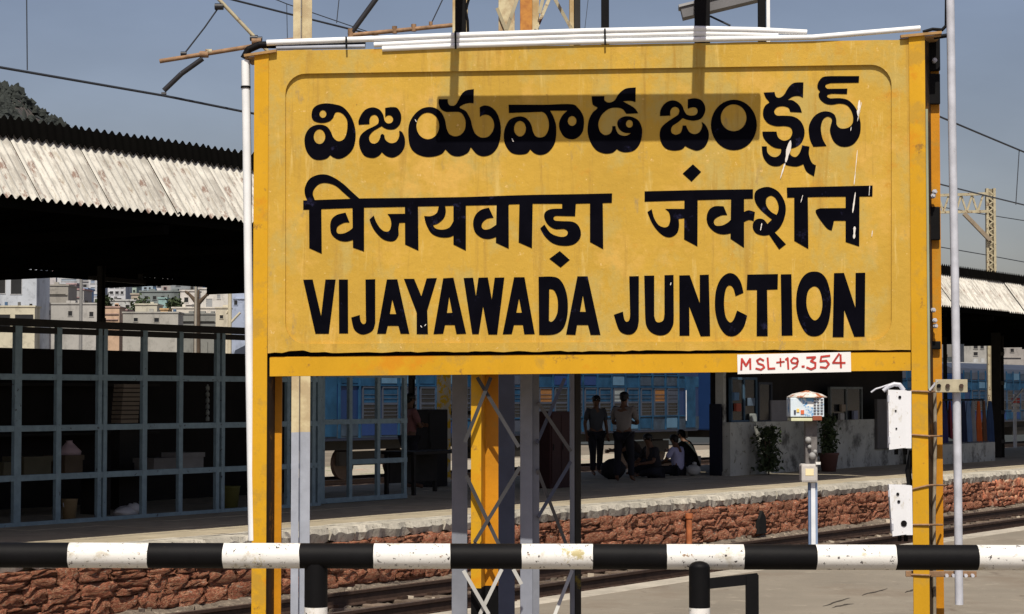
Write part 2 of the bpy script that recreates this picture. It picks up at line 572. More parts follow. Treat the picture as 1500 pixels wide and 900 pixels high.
def rail_prof(mb, s0, s1, w_, ztop):
    pr = [(-.07, -.17), (.07, -.17), (.07, -.158), (.012, -.14), (.012, -.05), (.036, -.035), (.036, 0), (-.036, 0), (-.036, -.035), (-.012, -.05), (-.012, -.14), (-.07, -.158)]
    n = len(pr)
    vs = [(s0, w_ + a, ztop + b) for a, b in pr] + [(s1, w_ + a, ztop + b) for a, b in pr]
    fs = [(i, (i + 1) % n, n + (i + 1) % n, n + i) for i in range(n)]
    for k, f in enumerate(fs):
        mb.cur = 1 if k == 6 else 0
        mb.add([vs[i] for i in f], [(0, 1, 2, 3)])
    mb.cur = 0

t = thing('railway_track', 'rusty railway track on ballast running below the red stone platform face', 'track', tr(20, 14.9, -0.85))
for w_ in (W_FAR, W_NEAR):
    m = MB(TRM)
    rail_prof(m, 6, 90, w_, ZR)
    m.build('rail', [M_RAIL, M_RAILTOP], t)
sm = MB()
sm.bbox((-.12, -1.15, -.12), (.12, 1.15, 0), .015)
sme = sm.mesh('sleeper', M_SLEEPER)
cl = MB()
cl.box((-.05, -.06, 0), (.05, .06, .035))
for i in range(62):
    s = 11 + i * .62
    sp = piece('sleeper', sme, t, tr(s, 14.9, -.815), ang + rnd.uniform(-.01, .01))
clip_m = MB(TRM)
for i in range(62):
    s = 11 + i * .62
    for w_ in (W_FAR, W_NEAR):
        for dw in (-.11, .11):
            clip_m.box((s - .06, w_ + dw - .04, -.815), (s + .06, w_ + dw + .04, -.775))
clip_m.build('rail_clips', M_RAIL, t, kind='stuff')

# ---- opposite platform
W_E = 16.6          # its near edge
plat = MB(TRM)
plat.box((6, W_E + .12, -0.9), (92, 24.6, -0.004))
plat_o = plat.build('platform', M_PLAT, kind='structure')
# paving slabs of the platform top, cast concrete flags with joints, the sunlit strip and beyond
fl = []
for k in range(3):
    q = MB()
    q.bbox((-.595, -.595, -.05), (.595, .595, 0.0), .008)
    fl.append(q.mesh('paving_slab', mat('paving', (0.40, 0.345, 0.25), 0.9, 0.2, 2.5, 0.004, 18, spots=[((0.24, 0.21, 0.17), 3, 0.58, 0.1)], rand=0.10)))
cnt = 0
for i in range(46):
    for j in range(5):
        s = 12.5 + i * 1.2
        w_ = W_E + .62 + .45 + j * 1.2
        if cnt >= 230:
            break
        piece('paving_slab', fl[(i + j) % 3], plat_o, tr(s, w_, 0.012 + rnd.uniform(-.004, .004)), ang)
        cnt += 1
# face wall: backing, stones, coping
wall = thing('platform_wall', 'rough red laterite stone wall below the white coping of the far platform', 'wall', tr(16, W_E + .1, -.9))
bk = MB(TRM)
bk.box((6, W_E + .02, -.93), (80, W_E + .11, -.17))
bk.build('mortar_core', M_MORTAR, wall)
def stone_mesh(k):
    r = random.Random(100 + k)
    bm = bmesh.new()
    bmesh.ops.create_cube(bm, size=1.0)
    bmesh.ops.subdivide_edges(bm, edges=bm.edges[:], cuts=3, use_grid_fill=True)
    for v in bm.verts:
        c = v.co
        e = 1.0 - 0.10 * (abs(c.x * 2) ** 4 + abs(c.z * 2) ** 4) / 2
        c.x *= e
        c.z *= e
        if c.y < 0:
            c.y *= 1 - 0.5 * (abs(c.x * 2) ** 3 + abs(c.z * 2) ** 3) / 2
            c.y += r.uniform(-.38, .38)
        c.x += r.uniform(-.05, .05)
        c.z += r.uniform(-.07, .07)
    bmesh.ops.delete(bm, geom=[f for f in bm.faces if f.calc_center_median().y > .45], context='FACES')
    me = bpy.data.meshes.new('stone')
    bm.to_mesh(me)
    bm.free()
    me.materials.append(M_STONE)
    for p_ in me.polygons:
        p_.use_smooth = True
    return me
st_me = [stone_mesh(k) for k in range(14)]
specs = []
zrow = [-.17, -.36, -.54, -.73]
for row in range(3):
    s = 12.0 + rnd.uniform(0, .3)
    h = zrow[row] - zrow[row + 1]
    while s < 62:
        L = rnd.uniform(.26, .55)
        q = rnd.random()
        if q < .28:
            h1 = h * rnd.uniform(.4, .6)
            specs.append((s + L / 2, zrow[row] - h1 / 2, L, h1 - .005))
            specs.append((s + L / 2 + rnd.uniform(-.03, .03), zrow[row] - h1 - (h - h1) / 2, L * rnd.uniform(.85, 1), h - h1))
        else:
            specs.append((s + L / 2, zrow[row] - h / 2 + rnd.uniform(-.02, .02), L, h * rnd.uniform(.88, 1.08)))
        s += L + rnd.uniform(.0, .02)
specs.sort()
far_st = []
for k, (s, z, L, h) in enumerate(specs):
    if k < 290:
        piece('stone', rnd.choice(st_me), wall, tr(s, W_E + .02, z), ang, (L * 1.06, .085, h * 1.12))
    else:
        far_st.append((s, z, L, h))
fm = MB()
for (s, z, L, h) in far_st:
    me = rnd.choice(st_me)
    X = Matrix.Translation(tr(s, W_E + .02, z)) @ Matrix.Rotation(ang, 4, 'Z') @ Matrix.Diagonal((L * 1.06, .085, h * 1.12, 1))
    fm.add([X @ v.co for v in me.vertices], [list(p_.vertices) for p_ in me.polygons], True)
fm.build('far_stones', M_STONE, wall, kind='stuff')
# drain opening and rusty downpipe in the wall
dr = MB(TRM)
s_, _, z_ = atw(1115, 760, W_E - .08)
dr.prism([[(s_ - .10, -.70), (s_ + .20, -.70), (s_ + .17, -.42), (s_ + .05, -.30), (s_ - .06, -.44)]], [], W_E - .085, W_E + .0)
dr.build('drain_hole', flat('void_black', (0.004, 0.004, 0.004)), wall)
s_ = atw(1008, 770, W_E - .1)[0]
dp = MB(TRM)
dp.tube((s_, W_E - .12, -.82), (s_, W_E - .12, -.25), .05, 10)
dp.tube((s_, W_E - .12, -.30), (s_, W_E - .12, -.22), .065, 10)
dp.build('downpipe', flat('rust_orange', (0.40, 0.13, 0.05), .8, .4, 8), wall)
# coping stones
def coping_mesh(k):
    r = random.Random(50 + k)
    b = MB()
    n = 6
    top, bot, botb = [], [], []
    vs, fs = [], []
    for i in range(n + 1):
        x = -.5 + i / n
        yo = r.uniform(-.02, .02)
        zb = -.17 + r.uniform(-.035, .035) - (0.02 if 0 < i < n else -0.02)
        vs += [(x, 0.5, 0), (x, 0.0 + yo, r.uniform(-.008, .004)), (x, -.03 + yo + r.uniform(-.015, .015), -.07 + r.uniform(-.02, .02)), (x, yo + .01, zb), (x, .3, zb + .02)]
    for i in range(n):
        for j in range(4):
            a = i * 5 + j
            fs.append((a, a + 5, a + 6, a + 1))
    fs.append((0, 1, 2, 3, 4))
    fs.append(tuple(n * 5 + j for j in (4, 3, 2, 1, 0)))
    b.add(vs, fs, False)
    return b.mesh('coping_stone', M_COPING)
cpm = [coping_mesh(k) for k in range(9)]
s = 11.0
while s < 70:
    L = rnd.uniform(.45, .75)
    piece('coping_stone', rnd.choice(cpm), wall, tr(s + L / 2, W_E + rnd.uniform(-.012, .012), 0.016 + rnd.uniform(-.006, .006)), ang, (L - .015, 1, 1))
    s += L

# ---- ground and tracks beyond the platform
g2 = MB(TRM)
g2.add([(20, 24.6, -.90), (150, 24.6, -.90), (150, 48, -.90), (20, 48, -.90)], [(0, 1, 2, 3)])
g2.build('track_bed', M_BALLAST_FAR, kind='structure')
for lab, wc in (('rusty track just beyond the far platform, seen between the standing men', 27.4), ('second rusty track beyond the far platform, before the blue train', 31.6), ('track under the wheels of the blue train', 38.0)):
    tt = thing('railway_track', lab, 'track', tr(50, wc, -.9))
    m = MB(TRM)
    for dw in (-.84, .84):
        rail_prof(m, 22, 145, wc + dw, -.70)
    m.build('rails', [M_RAIL, M_RAILTOP], tt)
    m = MB(TRM)
    for i in range(180):
        m.box((24 + i * .65, wc - 1.2, -.9), (24.24 + i * .65, wc + 1.2, -.86))
    m.build('sleepers', M_SLEEPER, tt, kind='stuff')
# ================================================================== CANOPIES
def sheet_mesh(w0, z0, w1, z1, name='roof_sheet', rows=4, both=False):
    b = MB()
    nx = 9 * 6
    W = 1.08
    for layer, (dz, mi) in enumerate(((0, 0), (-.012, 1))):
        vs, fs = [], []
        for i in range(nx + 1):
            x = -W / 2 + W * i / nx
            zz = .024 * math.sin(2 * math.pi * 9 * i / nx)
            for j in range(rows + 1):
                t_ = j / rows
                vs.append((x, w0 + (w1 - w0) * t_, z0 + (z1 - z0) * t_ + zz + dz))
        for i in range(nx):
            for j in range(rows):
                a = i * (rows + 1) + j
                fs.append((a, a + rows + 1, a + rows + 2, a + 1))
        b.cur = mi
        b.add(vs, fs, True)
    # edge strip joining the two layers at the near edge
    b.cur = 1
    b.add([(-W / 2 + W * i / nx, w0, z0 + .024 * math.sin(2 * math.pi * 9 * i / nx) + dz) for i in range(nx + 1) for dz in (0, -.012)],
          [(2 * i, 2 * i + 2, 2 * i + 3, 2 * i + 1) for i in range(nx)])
    return b.mesh(name, [M_SHEET if not both else M_ROOF_SHADE, M_ROOF_SHADE])

def canopy(label, s0, s1, dz, cols):
    t = thing('platform_canopy', label, 'canopy', tr(s0, 20, 0))
    a = sheet_mesh(16.5, 3.80 + dz, 17.10, 4.62 + dz)
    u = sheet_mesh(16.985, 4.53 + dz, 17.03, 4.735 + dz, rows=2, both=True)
    for p_ in u.polygons:
        pass
    f = sheet_mesh(17.06, 4.70 + dz, 26.0, 3.84 + dz, rows=3)
    n = int((s1 - s0) / 1.05)
    for i in range(n):
        s = s0 + .525 + i * 1.05
        for me in (a, u, f):
            piece('roof_sheet' if me is not a else 'valance_sheet', me, t, tr(s, 0, rnd.uniform(-.004, .004)) if me is not a else tr(s, rnd.uniform(-.005, .005), rnd.uniform(-.015, .015)), ang)
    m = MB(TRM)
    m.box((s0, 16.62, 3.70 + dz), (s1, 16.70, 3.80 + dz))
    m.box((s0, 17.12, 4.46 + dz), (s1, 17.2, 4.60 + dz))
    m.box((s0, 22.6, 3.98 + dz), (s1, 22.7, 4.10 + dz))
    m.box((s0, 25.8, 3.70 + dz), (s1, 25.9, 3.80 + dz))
    m.build('purlins', M_ROOF_SHADE, t)
    # rafters of the truss space, near-black to stand for shade
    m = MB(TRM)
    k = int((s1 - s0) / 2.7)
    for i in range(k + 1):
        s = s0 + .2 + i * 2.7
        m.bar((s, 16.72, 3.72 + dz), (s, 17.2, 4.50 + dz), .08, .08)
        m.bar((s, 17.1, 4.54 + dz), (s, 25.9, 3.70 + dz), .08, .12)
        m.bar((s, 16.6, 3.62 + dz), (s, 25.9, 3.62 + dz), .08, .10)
    m.build('rafters', M_ROOF_SHADE, t)
    for (s, w_) in cols:
        m = MB(TRM)
        k_ = .045 if w_ > 22.5 else .13
        m.box((s - k_, w_ - k_, -.01), (s - k_ + .015, w_ + k_, 3.7 + dz))
        m.box((s + k_ - .015, w_ - k_, -.01), (s + k_, w_ + k_, 3.7 + dz))
        m.box((s - k_ + .015, w_ - .008, -.01), (s + k_ - .015, w_ + .008, 3.7 + dz))
        for zz in (0.4, 1.2, 2.0, 2.8):
            m.box((s - k_ - .01, w_ - k_ - .01, zz), (s + k_ + .01, w_ - k_, zz + .10))
        m.build('column', M_DARK, t)
    return t

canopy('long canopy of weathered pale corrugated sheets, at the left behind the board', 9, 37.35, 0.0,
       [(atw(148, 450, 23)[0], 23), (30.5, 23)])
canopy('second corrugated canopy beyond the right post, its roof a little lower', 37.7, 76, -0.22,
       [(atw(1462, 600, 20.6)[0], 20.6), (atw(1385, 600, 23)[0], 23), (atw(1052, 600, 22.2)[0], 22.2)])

# ---- the left cage store
CW = 20.2
t = thing('luggage_cage', 'blue grey barred store of square cells under the left canopy', 'cage', tr(18, CW, 0))
ZS = [2.56, 1.95, 1.28, 0.64, 0.03]
def vbar(s, w_, z0, z1, wd, parent, name='upright'):
    m = MB(TRM)
    m.bbox((s - wd / 2, w_ - .03, z0), (s + wd / 2, w_ + .03, z1), .006)
    return m.build(name, M_CAGE, parent)
xs = [(-38, .07), (24, .12), (84, .09), (144, .07), (152, .07), (210, .09), (263, .08), (317, .07), (325, .07), (373, .08), (421, .08), (458, .08), (466, .08)]
s_end = atw(469, 600, CW)[0]
for x, wd in xs:
    vbar(atw(x, 650, CW)[0], CW, 0.0, 2.62, wd, t)
for k, z in enumerate(ZS):
    m = MB(TRM)
    m.bbox((11.5, CW - .025, z - .045), (s_end, CW + .025, z + .035), .006)
    m.build('crossbar', M_CAGE if k else M_DARK, t)
m = MB(TRM)
m.box((11.5, CW - .05, 2.605), (s_end, CW + .10, 2.70))
m.build('top_beam', M_DARK, t)
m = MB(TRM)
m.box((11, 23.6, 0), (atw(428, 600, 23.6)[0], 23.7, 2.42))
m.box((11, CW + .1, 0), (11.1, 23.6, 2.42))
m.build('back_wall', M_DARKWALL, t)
m = MB(TRM)
m.box((11.2, 23.0, 1.1), (s_end - .6, 23.55, 1.14))
m.box((11.2, 23.0, 1.85), (s_end - .6, 23.55, 1.89))
m.build('shelf', M_DARK, t)
# posts on top of the cage
t = thing('cage_door', 'blue grey barred gate standing open at the end of the cage store', 'gate', tr(s_end, 20.3, 0))
WD = 20.42
for x, wd in ((471, .10), (512, .08), (553, .08), (592, .08)):
    vbar(atw(x, 650, WD)[0], WD, 0.04, 2.06, wd, t, 'stile')
sa, sb = atw(468, 650, WD)[0], atw(595, 650, WD)[0]
for z in (2.04, 1.30, .66, .07):
    m = MB(TRM)
    m.bbox((sa if z != .66 else atw(510, 650, WD)[0], WD - .028, z - .05), (sb, WD + .028, z + .03), .006)
    m.build('rail', M_CAGE, t)

def crate(px0, px1, py0, py1, w_, name, label, cat, col, dep=.4):
    a = atw(px0, py1, w_)
    b = atw(px1, py0, w_)
    z0 = max(a[2], 0.014)
    m = MB(TRM)
    m.bbox((a[0], w_, z0), (b[0], w_ + dep, b[2]), .015)
    t = thing(name, label, cat, tr((a[0] + b[0]) / 2, w_, z0))
    m.build('body', col, t)
    m = MB(TRM)
    m.box((a[0] - .01, w_ - .012, b[2] - .07), (b[0] + .01, w_ + dep + .01, b[2] + .008))
    m.build('lid', col, t)
    # a support under things that stand on something
    return t
OLIVE = flat('olive_box', (0.10, 0.09, 0.055))
BEIGE = flat('beige_box', (0.16, 0.13, 0.075))
PALEB = flat('pale_box', (0.19, 0.18, 0.17))
# a low bench in the cage carries the boxes
bn = thing('storage_bench', 'long dark plank bench inside the cage store carrying boxes', 'bench', tr(17, 21.2, 0))
m = MB(TRM)
zt = atw(60, 696, 21.1)[2]
m.box((12, 21.0, zt - .05), (atw(300, 690, 21.1)[0], 21.7, zt))
m.build('plank', M_DARK, bn)
for k in range(5):
    m = MB(TRM)
    m.box((12.4 + k * 2.1, 21.1, 0), (12.5 + k * 2.1, 21.6, zt - .05))
    m.build('leg', M_DARK, bn)
def boxon(px0, px1, py0, label, col, name='box', dep=.4):
    a = atw(px0, 650, 21.1)[0]
    b = atw(px1, 650, 21.1)[0]
    z1 = atw((px0 + px1) / 2, py0, 21.1)[2]
    t = thing(name, label, 'box', tr((a + b) / 2, 21.1, zt))
    m = MB(TRM)
    m.bbox((a, 21.05, zt), (b, 21.05 + dep, z1), .012)
    m.build('body', col, t)
    m = MB(TRM)
    m.box((a - .012, 21.035, z1 - .06), (b + .012, 21.065 + dep, z1 + .01))
    m.build('lid', col, t)
boxon(32, 72, 670, 'olive metal trunk with a lid, second cell from the left of the cage store', OLIVE, 'trunk')
boxon(2, 20, 678, 'small olive box at the left edge of the cage store', OLIVE)
boxon(92, 118, 668, 'brown carton under a pinkish sack in the cage store', flat('brown_carton', (0.11, 0.08, 0.05)), 'carton')
boxon(222, 258, 672, 'dull grey carton in the fifth cell of the cage store', PALEB, 'carton')
boxon(264, 295, 664, 'paler grey carton by the thick double upright of the cage store', flat('paler_carton', (0.27, 0.26, 0.25)), 'carton')
m = MB(TRM)
s_ = atw(105, 660, 21.2)[0]
z_ = atw(105, 668, 21.2)[2]
m.lathe((s_, 21.25, z_ + .012), [(.16, 0), (.17, .05), (.10, .12), (.04, .18), (.05, .20)], 14)
tag(m.build('sack', flat('pink_sack', (0.45, 0.34, 0.36)), loc=tr(s_, 21.25, z_)), 'small pinkish sack lying on a brown carton in the cage store', 'sack')
def bucket(px, py0, r, col, label, w_=20.7):
    s = atw(px, 700, w_)[0]
    z1 = atw(px, py0, w_)[2]
    t = thing('bucket', label, 'bucket', tr(s, w_, 0.02))
    m = MB(TRM)
    m.lathe((s, w_, 0.02), [(r * .78, 0), (r, z1 - .02), (r * 1.08, z1), (r * .9, z1 - .01), (r * .7, .06)], 16)
    m.build('body', col, t)
    m = MB(TRM)
    pts = [(s + r * math.cos(a) * 1.04, w_, z1 - .03 - abs(math.sin(a)) * .12) for a in [math.pi * k / 8 for k in range(9)]]
    m.path(pts, .006, 5)
    m.build('handle', M_SILVER, t)
bucket(102, 733, .11, flat('cream_bucket', (0.26, 0.19, 0.10)), 'cream bucket on the floor of the third cell of the cage store')
bucket(336, 714, .16, flat('olive_bucket', (0.12, 0.115, 0.03)), 'olive yellow bucket at the right end of the barred cage store')
m = MB(TRM)
c = atw(184, 748, 20.6)
m.ball((c[0], 20.6, 0.08), .19, 14, 8, (1, .8, .42), .16)
m.ball((c[0] + .1, 20.55, 0.12), .10, 10, 6, (1, 1, .8), .2)
tag(m.build('cloth_bundle', flat('white_cloth', (0.55, 0.55, 0.55)), loc=tr(c[0], 20.6, 0.0)), 'crumpled white cloth bundle on the floor of the cage store', 'cloth')
t = thing('paper_stack', 'tall stack of pale boards leaning behind the middle upright of the cage store', 'boards', tr(*atw(190, 700, 21.9)))
for k in range(9):
    a = atw(177 + k * .5, 620 - k * 6.5, 21.9)
    m = MB(TRM)
    m.box((a[0], 21.9, a[2]), (a[0] + .36, 22.1, a[2] + .05))
    m.build('board', flat('pale_board', (0.26, 0.21, 0.16)), t)
m = MB(TRM)
a = atw(177, 622, 21.9)
m.box((a[0], 21.92, 0.013), (a[0] + .4, 22.1, a[2]))
m.build('plinth', M_DARK, t)
t = thing('bottle_string', 'string of small pale bottles hanging in the right end of the cage store', 'bottles', PW(330, 560, 21.0))
for k in range(6):
    a = atw(304 - (k > 3) * 0, 572 + k * 9, 20.9)
    m = MB(TRM)
    m.lathe((a[0], 20.9, a[2]), [(.028, 0), (.03, .05), (.012, .075), (.012, .09)], 8)
    m.build('bottle', flat('bottle_pale', (0.25, 0.27, 0.25)), t)
m = MB(TRM)
m.tube((atw(304, 560, 20.9)[0], 20.9, atw(304, 622, 20.9)[2]), (atw(304, 560, 20.9)[0], 20.9, 2.5), .004, 4)
m.build('string', M_DARK, t)

# ================================================================== TOWN
def hill_h(X, Y):
    px = 750 + X / Y * F
    base = -0.9
    # foot slope and the ridge that falls to the right
    up = max(0.0, min(1.0, (Y - 110) / 600.0))
    rk = 110 if px < 0 else 0
    prof = [(-900, 128), (-200, 108), (-40, 101), (0, 99), (22, 98.5), (38, 94), (60, 90), (105, 83), (160, 68), (300, 52), (600, 32), (900, 22), (1500, 12), (2500, 6)]
    for (a, ha), (b, hb) in zip(prof[:-1], prof[1:]):
        if a <= px <= b:
            rk = ha + (hb - ha) * (px - a) / (b - a)
            break
    else:
        rk = 150 if px < 0 else 6
    f = up * up * (3 - 2 * up)
    n = noise.noise(Vector((X * .02, Y * .02, 0))) * 5 + noise.noise(Vector((X * .08, Y * .08, 4))) * 2.0
    return base + rk * f + n * min(1, up * 3) * (0.4 if Y > 680 else 1)
b = MB()
vs, fs = [], []
NX, NY = 150, 46
for j in range(NY + 1):
    Y = 110 + 640 * (j / NY) ** 1.3
    for i in range(NX + 1):
        px = -1200 + 3600 * i / NX
        X = (px - 750) / F * Y
        vs.append((X, Y, hill_h(X, Y)))
for j in range(NY):
    for i in range(NX):
        a = j * (NX + 1) + i
        fs.append((a, a + 1, a + NX + 2, a + NX + 1))
b.add(vs, fs, True)
b.build('hill', M_HILL, kind='structure')
# scrub on the hill
sc = MB()
ico = [Vector((math.cos(a) * math.sin(b_), math.sin(a) * math.sin(b_), math.cos(b_))) for b_ in (.3, 1.2, 2.0) for a in [k * 1.2566 for k in range(5)]]
fc = [(i, (i + 1) % 5, 5 + (i + 1) % 5, 5 + i) for i in range(5)] + [(5 + i, 5 + (i + 1) % 5, 10 + (i + 1) % 5, 10 + i) for i in range(5)] + [(0, 4, 3, 2, 1)]
for k in range(5200):
    Y = rnd.uniform(500, 745) if k % 3 else rnd.uniform(160, 500)
    px = rnd.uniform(-60, 420)
    X = (px - 750) / F * Y
    r = rnd.uniform(.45, 1.7) * (Y / 600)
    c = Vector((X, Y, hill_h(X, Y) + r * .3))
    sc.add([c + Vector((v.x * r * rnd.uniform(.4, 1.5), v.y * r * rnd.uniform(.5, 1.3), v.z * r * rnd.uniform(.3, 1.5))) for v in ico], fc, False)
o = sc.build('scrub', mat('scrub_green', (0.032, 0.038, 0.035), .95, .2, .2))
o['kind'] = 'stuff'
o['label'] = 'dark green scrub covering the hill behind the town'

WBK = flat('tank_blue', (0.06, 0.12, 0.22))
def house(label, x0, x1, ytop, Y, col, wins=(), dep=7, parapet=.0, slab=None, cat='house', wcol=None):
    a, b_ = at(x0, ytop, Y), at(x1, ytop, Y)
    zb = min(hill_h(a.x, max(Y, 111)) - 1.0, -.95) if Y > 110 else -.95
    if Y > 110:
        zb = min(hill_h(a.x, Y), hill_h(b_.x, Y)) - 2.0
    dep *= .25
    t = thing('house', label, cat, ((a.x + b_.x) / 2, Y, zb))
    m = MB()
    m.box((a.x, Y, zb), (b_.x, Y + dep, a.z))
    m.build('wall', col, t)
    k = Y / 3000.0
    m = MB()
    m.box((a.x - 1.2 * k, Y - 1.2 * k, a.z + .001), (b_.x + 1.2 * k, Y + dep + .1, a.z + 2.2 * k))
    m.build('roof', slab or col, t)
    hr_ = random.Random(int(x0 * 7 + ytop))
    if x1 - x0 > 14 and ytop > 380:
        for q in range(1 + int((x1 - x0) / 28)):
            cx = hr_.uniform(x0 + 3, x1 - 5)
            hh = hr_.uniform(2.5, 6)
            if hr_.random() < .5:
                c_t = at(cx, ytop - 2.2, Y + dep * .4)
                m = MB()
                m.tube((c_t.x, c_t.y, a.z + 2 * k), (c_t.x, c_t.y, a.z + (2 + hh) * k), 2.2 * k, 10)
                m.build('water_tank', hr_.choice([M_DARK, M_WALLGREY, WBK]), t)
            else:
                c_t = at(cx, ytop, Y + 1)
                m = MB()
                m.box((c_t.x, Y + .8, a.z + 2.1 * k), (c_t.x + hr_.uniform(4, 9) * k, Y + dep * .6, a.z + (2.2 + hh) * k))
                m.build('stair_head', col, t)
    if x1 - x0 > 18:
        for q in range(hr_.randint(1, 2)):
            yy = ytop + hr_.uniform(8, 24)
            p0, p1 = at(x0 + hr_.uniform(0, 5), yy + 1.6, Y), at(x1 - hr_.uniform(0, 6), yy, Y)
            if any(w_[2] - 2 < yy < w_[3] + 2 for w_ in wins):
                continue
            m = MB()
            m.box((p0.x, Y - 1.6 * k, p0.z), (p1.x, Y - .001, p1.z))
            m.build('ledge', slab or col, t)
    for (wx0, wx1, wy0, wy1) in wins:
        p0, p1 = at(wx0, wy1, Y), at(wx1, wy0, Y)
        fr = MB()
        e = .8 * k
        fr.box((p0.x - e, Y - e, p0.z - e), (p1.x + e, Y - .001, p0.z))
        fr.box((p0.x - e, Y - e, p1.z), (p1.x + e, Y - .001, p1.z + e))
        fr.box((p0.x - e, Y - e, p0.z + .001), (p0.x, Y - .001, p1.z - .001))
        fr.box((p1.x, Y - e, p0.z + .001), (p1.x + e, Y - .001, p1.z - .001))
        fo = fr.build('window', slab or col, t)
        pm = MB()
        pm.box((p0.x + .001, Y - .3 * k, p0.z + .001), (p1.x - .001, Y - .002, p1.z - .001))
        pm.build('pane', wcol or M_GLASS, fo)
    return t
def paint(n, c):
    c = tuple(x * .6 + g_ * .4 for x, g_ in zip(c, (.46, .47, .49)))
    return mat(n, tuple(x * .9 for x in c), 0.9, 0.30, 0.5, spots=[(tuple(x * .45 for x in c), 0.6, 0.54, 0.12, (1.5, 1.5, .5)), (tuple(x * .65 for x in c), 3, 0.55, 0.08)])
WH, WB, YE = paint('town_white', (0.62, 0.64, 0.68)), paint('town_blue_white', (0.42, 0.52, 0.66)), paint('town_yellow', (0.62, 0.56, 0.36))
house('white house with two dark shuttered windows at the left end of the town', -60, 54, 386, 70, paint('t1', (0.55, 0.62, 0.72)), [(-4, 8, 405, 430), (16, 32, 406, 431)], 8, slab=WH)
house('low pale yellow building with dark doorways under the white house', -60, 51, 450, 66, YE, [(-12, 15, 461, 479), (22, 49, 461, 479)], 3)
house('olive brown block beside the white house', 63, 100, 419, 76, paint('t3', (0.24, 0.21, 0.15)), (), 6)
house('grey block with a red strip on its roof in the town', 100, 123, 425, 80, paint('t4', (0.24, 0.23, 0.21)), (), 6, slab=paint('t4r', (0.3, 0.08, 0.07)))
house('long pale cement building directly above the cage store', 50, 145, 446, 72, paint('t5', (0.42, 0.40, 0.36)), [(66, 74, 455, 462), (100, 106, 456, 463), (131, 137, 457, 464)], 3)
house('white and light blue banded building on the hill slope', 84, 118, 396, 170, WH, [(88, 114, 402, 405), (90, 112, 409, 412)], 12, wcol=paint('t6b', (0.25, 0.35, 0.45)))
house('narrow white building with a pink gable on the slope', 68, 82, 391, 190, paint('t7', (0.6, 0.55, 0.55)), [(72, 77, 396, 402)], 10, slab=paint('t7r', (0.45, 0.15, 0.18)))
house('blue fronted building beside the thin grey pole', 123, 128, 424, 95, paint('t8', (0.10, 0.28, 0.60)), (), 6)
house('white building with blue shutters in rows on the slope', 130, 152, 405, 150, WH, [(133, 139, 411, 415), (142, 148, 411, 415), (133, 139, 421, 425), (142, 148, 421, 425), (133, 148, 431, 434)], 10, wcol=paint('t9b', (0.15, 0.25, 0.42)))
house('white building with many small dark windows in the town centre', 158, 184, 411, 130, WH, [(161, 166, 416, 421), (169, 174, 416, 421), (177, 181, 416, 421), (161, 166, 427, 431), (169, 174, 427, 431), (177, 181, 427, 431), (161, 166, 437, 441), (170, 178, 437, 441)], 9)
house('low white row of sheds in front of the many windowed building', 152, 200, 441, 110, paint('t11', (0.52, 0.53, 0.52)), [(157, 163, 446, 451), (170, 176, 447, 452), (184, 190, 447, 452)], 5)
house('light orange block above the cage store', 147, 175, 451, 82, paint('t12', (0.72, 0.42, 0.20)), (), 5, slab=paint('t12b', (0.5, 0.25, 0.15)))
house('pinkish shed joined to the light orange block', 175, 186, 455, 84, paint('t13', (0.45, 0.22, 0.18)), (), 5)
house('wide weathered beige wall building at the middle of the town', 180, 261, 459, 80, paint('t14', (0.38, 0.36, 0.30)), [(196, 202, 466, 471), (226, 233, 466, 472)], 5)
house('cream block with a stepped top behind the beige wall', 198, 230, 447, 90, paint('t15', (0.60, 0.56, 0.40)), (), 6)
house('dark green building on the slope', 205, 262, 428, 118, paint('t16', (0.05, 0.10, 0.09)), [(212, 217, 434, 439), (224, 229, 434, 439), (236, 241, 434, 439)], 9)
house('teal shed in front of the dark green building', 232, 244, 438, 105, paint('t17', (0.16, 0.40, 0.38)), (), 5)
house('small orange yellow kiosk on the beige wall building', 235, 246, 454, 88, paint('t18', (0.75, 0.40, 0.04)), (), 3, cat='kiosk')
house('grey roofed building with a pale end wall on the slope', 250, 286, 407, 160, paint('t19', (0.16, 0.20, 0.22)), [(258, 264, 414, 419)], 9)
house('white building at the top centre of the slope', 226, 248, 403, 185, paint('t20', (0.66, 0.64, 0.66)), [(231, 235, 408, 412), (240, 244, 408, 412)], 9)
house('mauve roofed house partly under the canopy edge', 160, 200, 398, 210, paint('t21', (0.38, 0.33, 0.42)), [(168, 174, 402, 405), (184, 190, 402, 405)], 9)
house('brown roofed house at the right of the slope', 290, 352, 412, 150, paint('t22', (0.16, 0.12, 0.12)), [(300, 306, 419, 424), (322, 328, 419, 424)], 9)
house('bright white house, left of the bare trunk by the mast', 264, 287, 427, 100, paint('t23', (0.75, 0.70, 0.64)), [(270, 276, 436, 443)], 6)
house('bright white house, right of the bare trunk, with a grey panel', 291, 335, 424, 104, paint('t24', (0.78, 0.75, 0.68)), [(302, 311, 438, 451), (318, 323, 432, 438)], 6, wcol=paint('t24w', (0.25, 0.27, 0.28)))
house('white low house in front of the bright white houses', 252, 316, 452, 94, paint('t25', (0.76, 0.70, 0.58)), (), 4)
house('dark mossy wall building directly above the cage store', 261, 317, 461, 84, paint('t26', (0.10, 0.105, 0.07)), (), 4)
house('cream end building near the white tube of the board', 316, 334, 452, 82, paint('t27', (0.70, 0.62, 0.42)), [(322, 327, 462, 467)], 4)
house('light blue building at the right end of the town', 339, 372, 428, 86, paint('t28', (0.35, 0.45, 0.68)), [(343, 348, 440, 447)], 5)
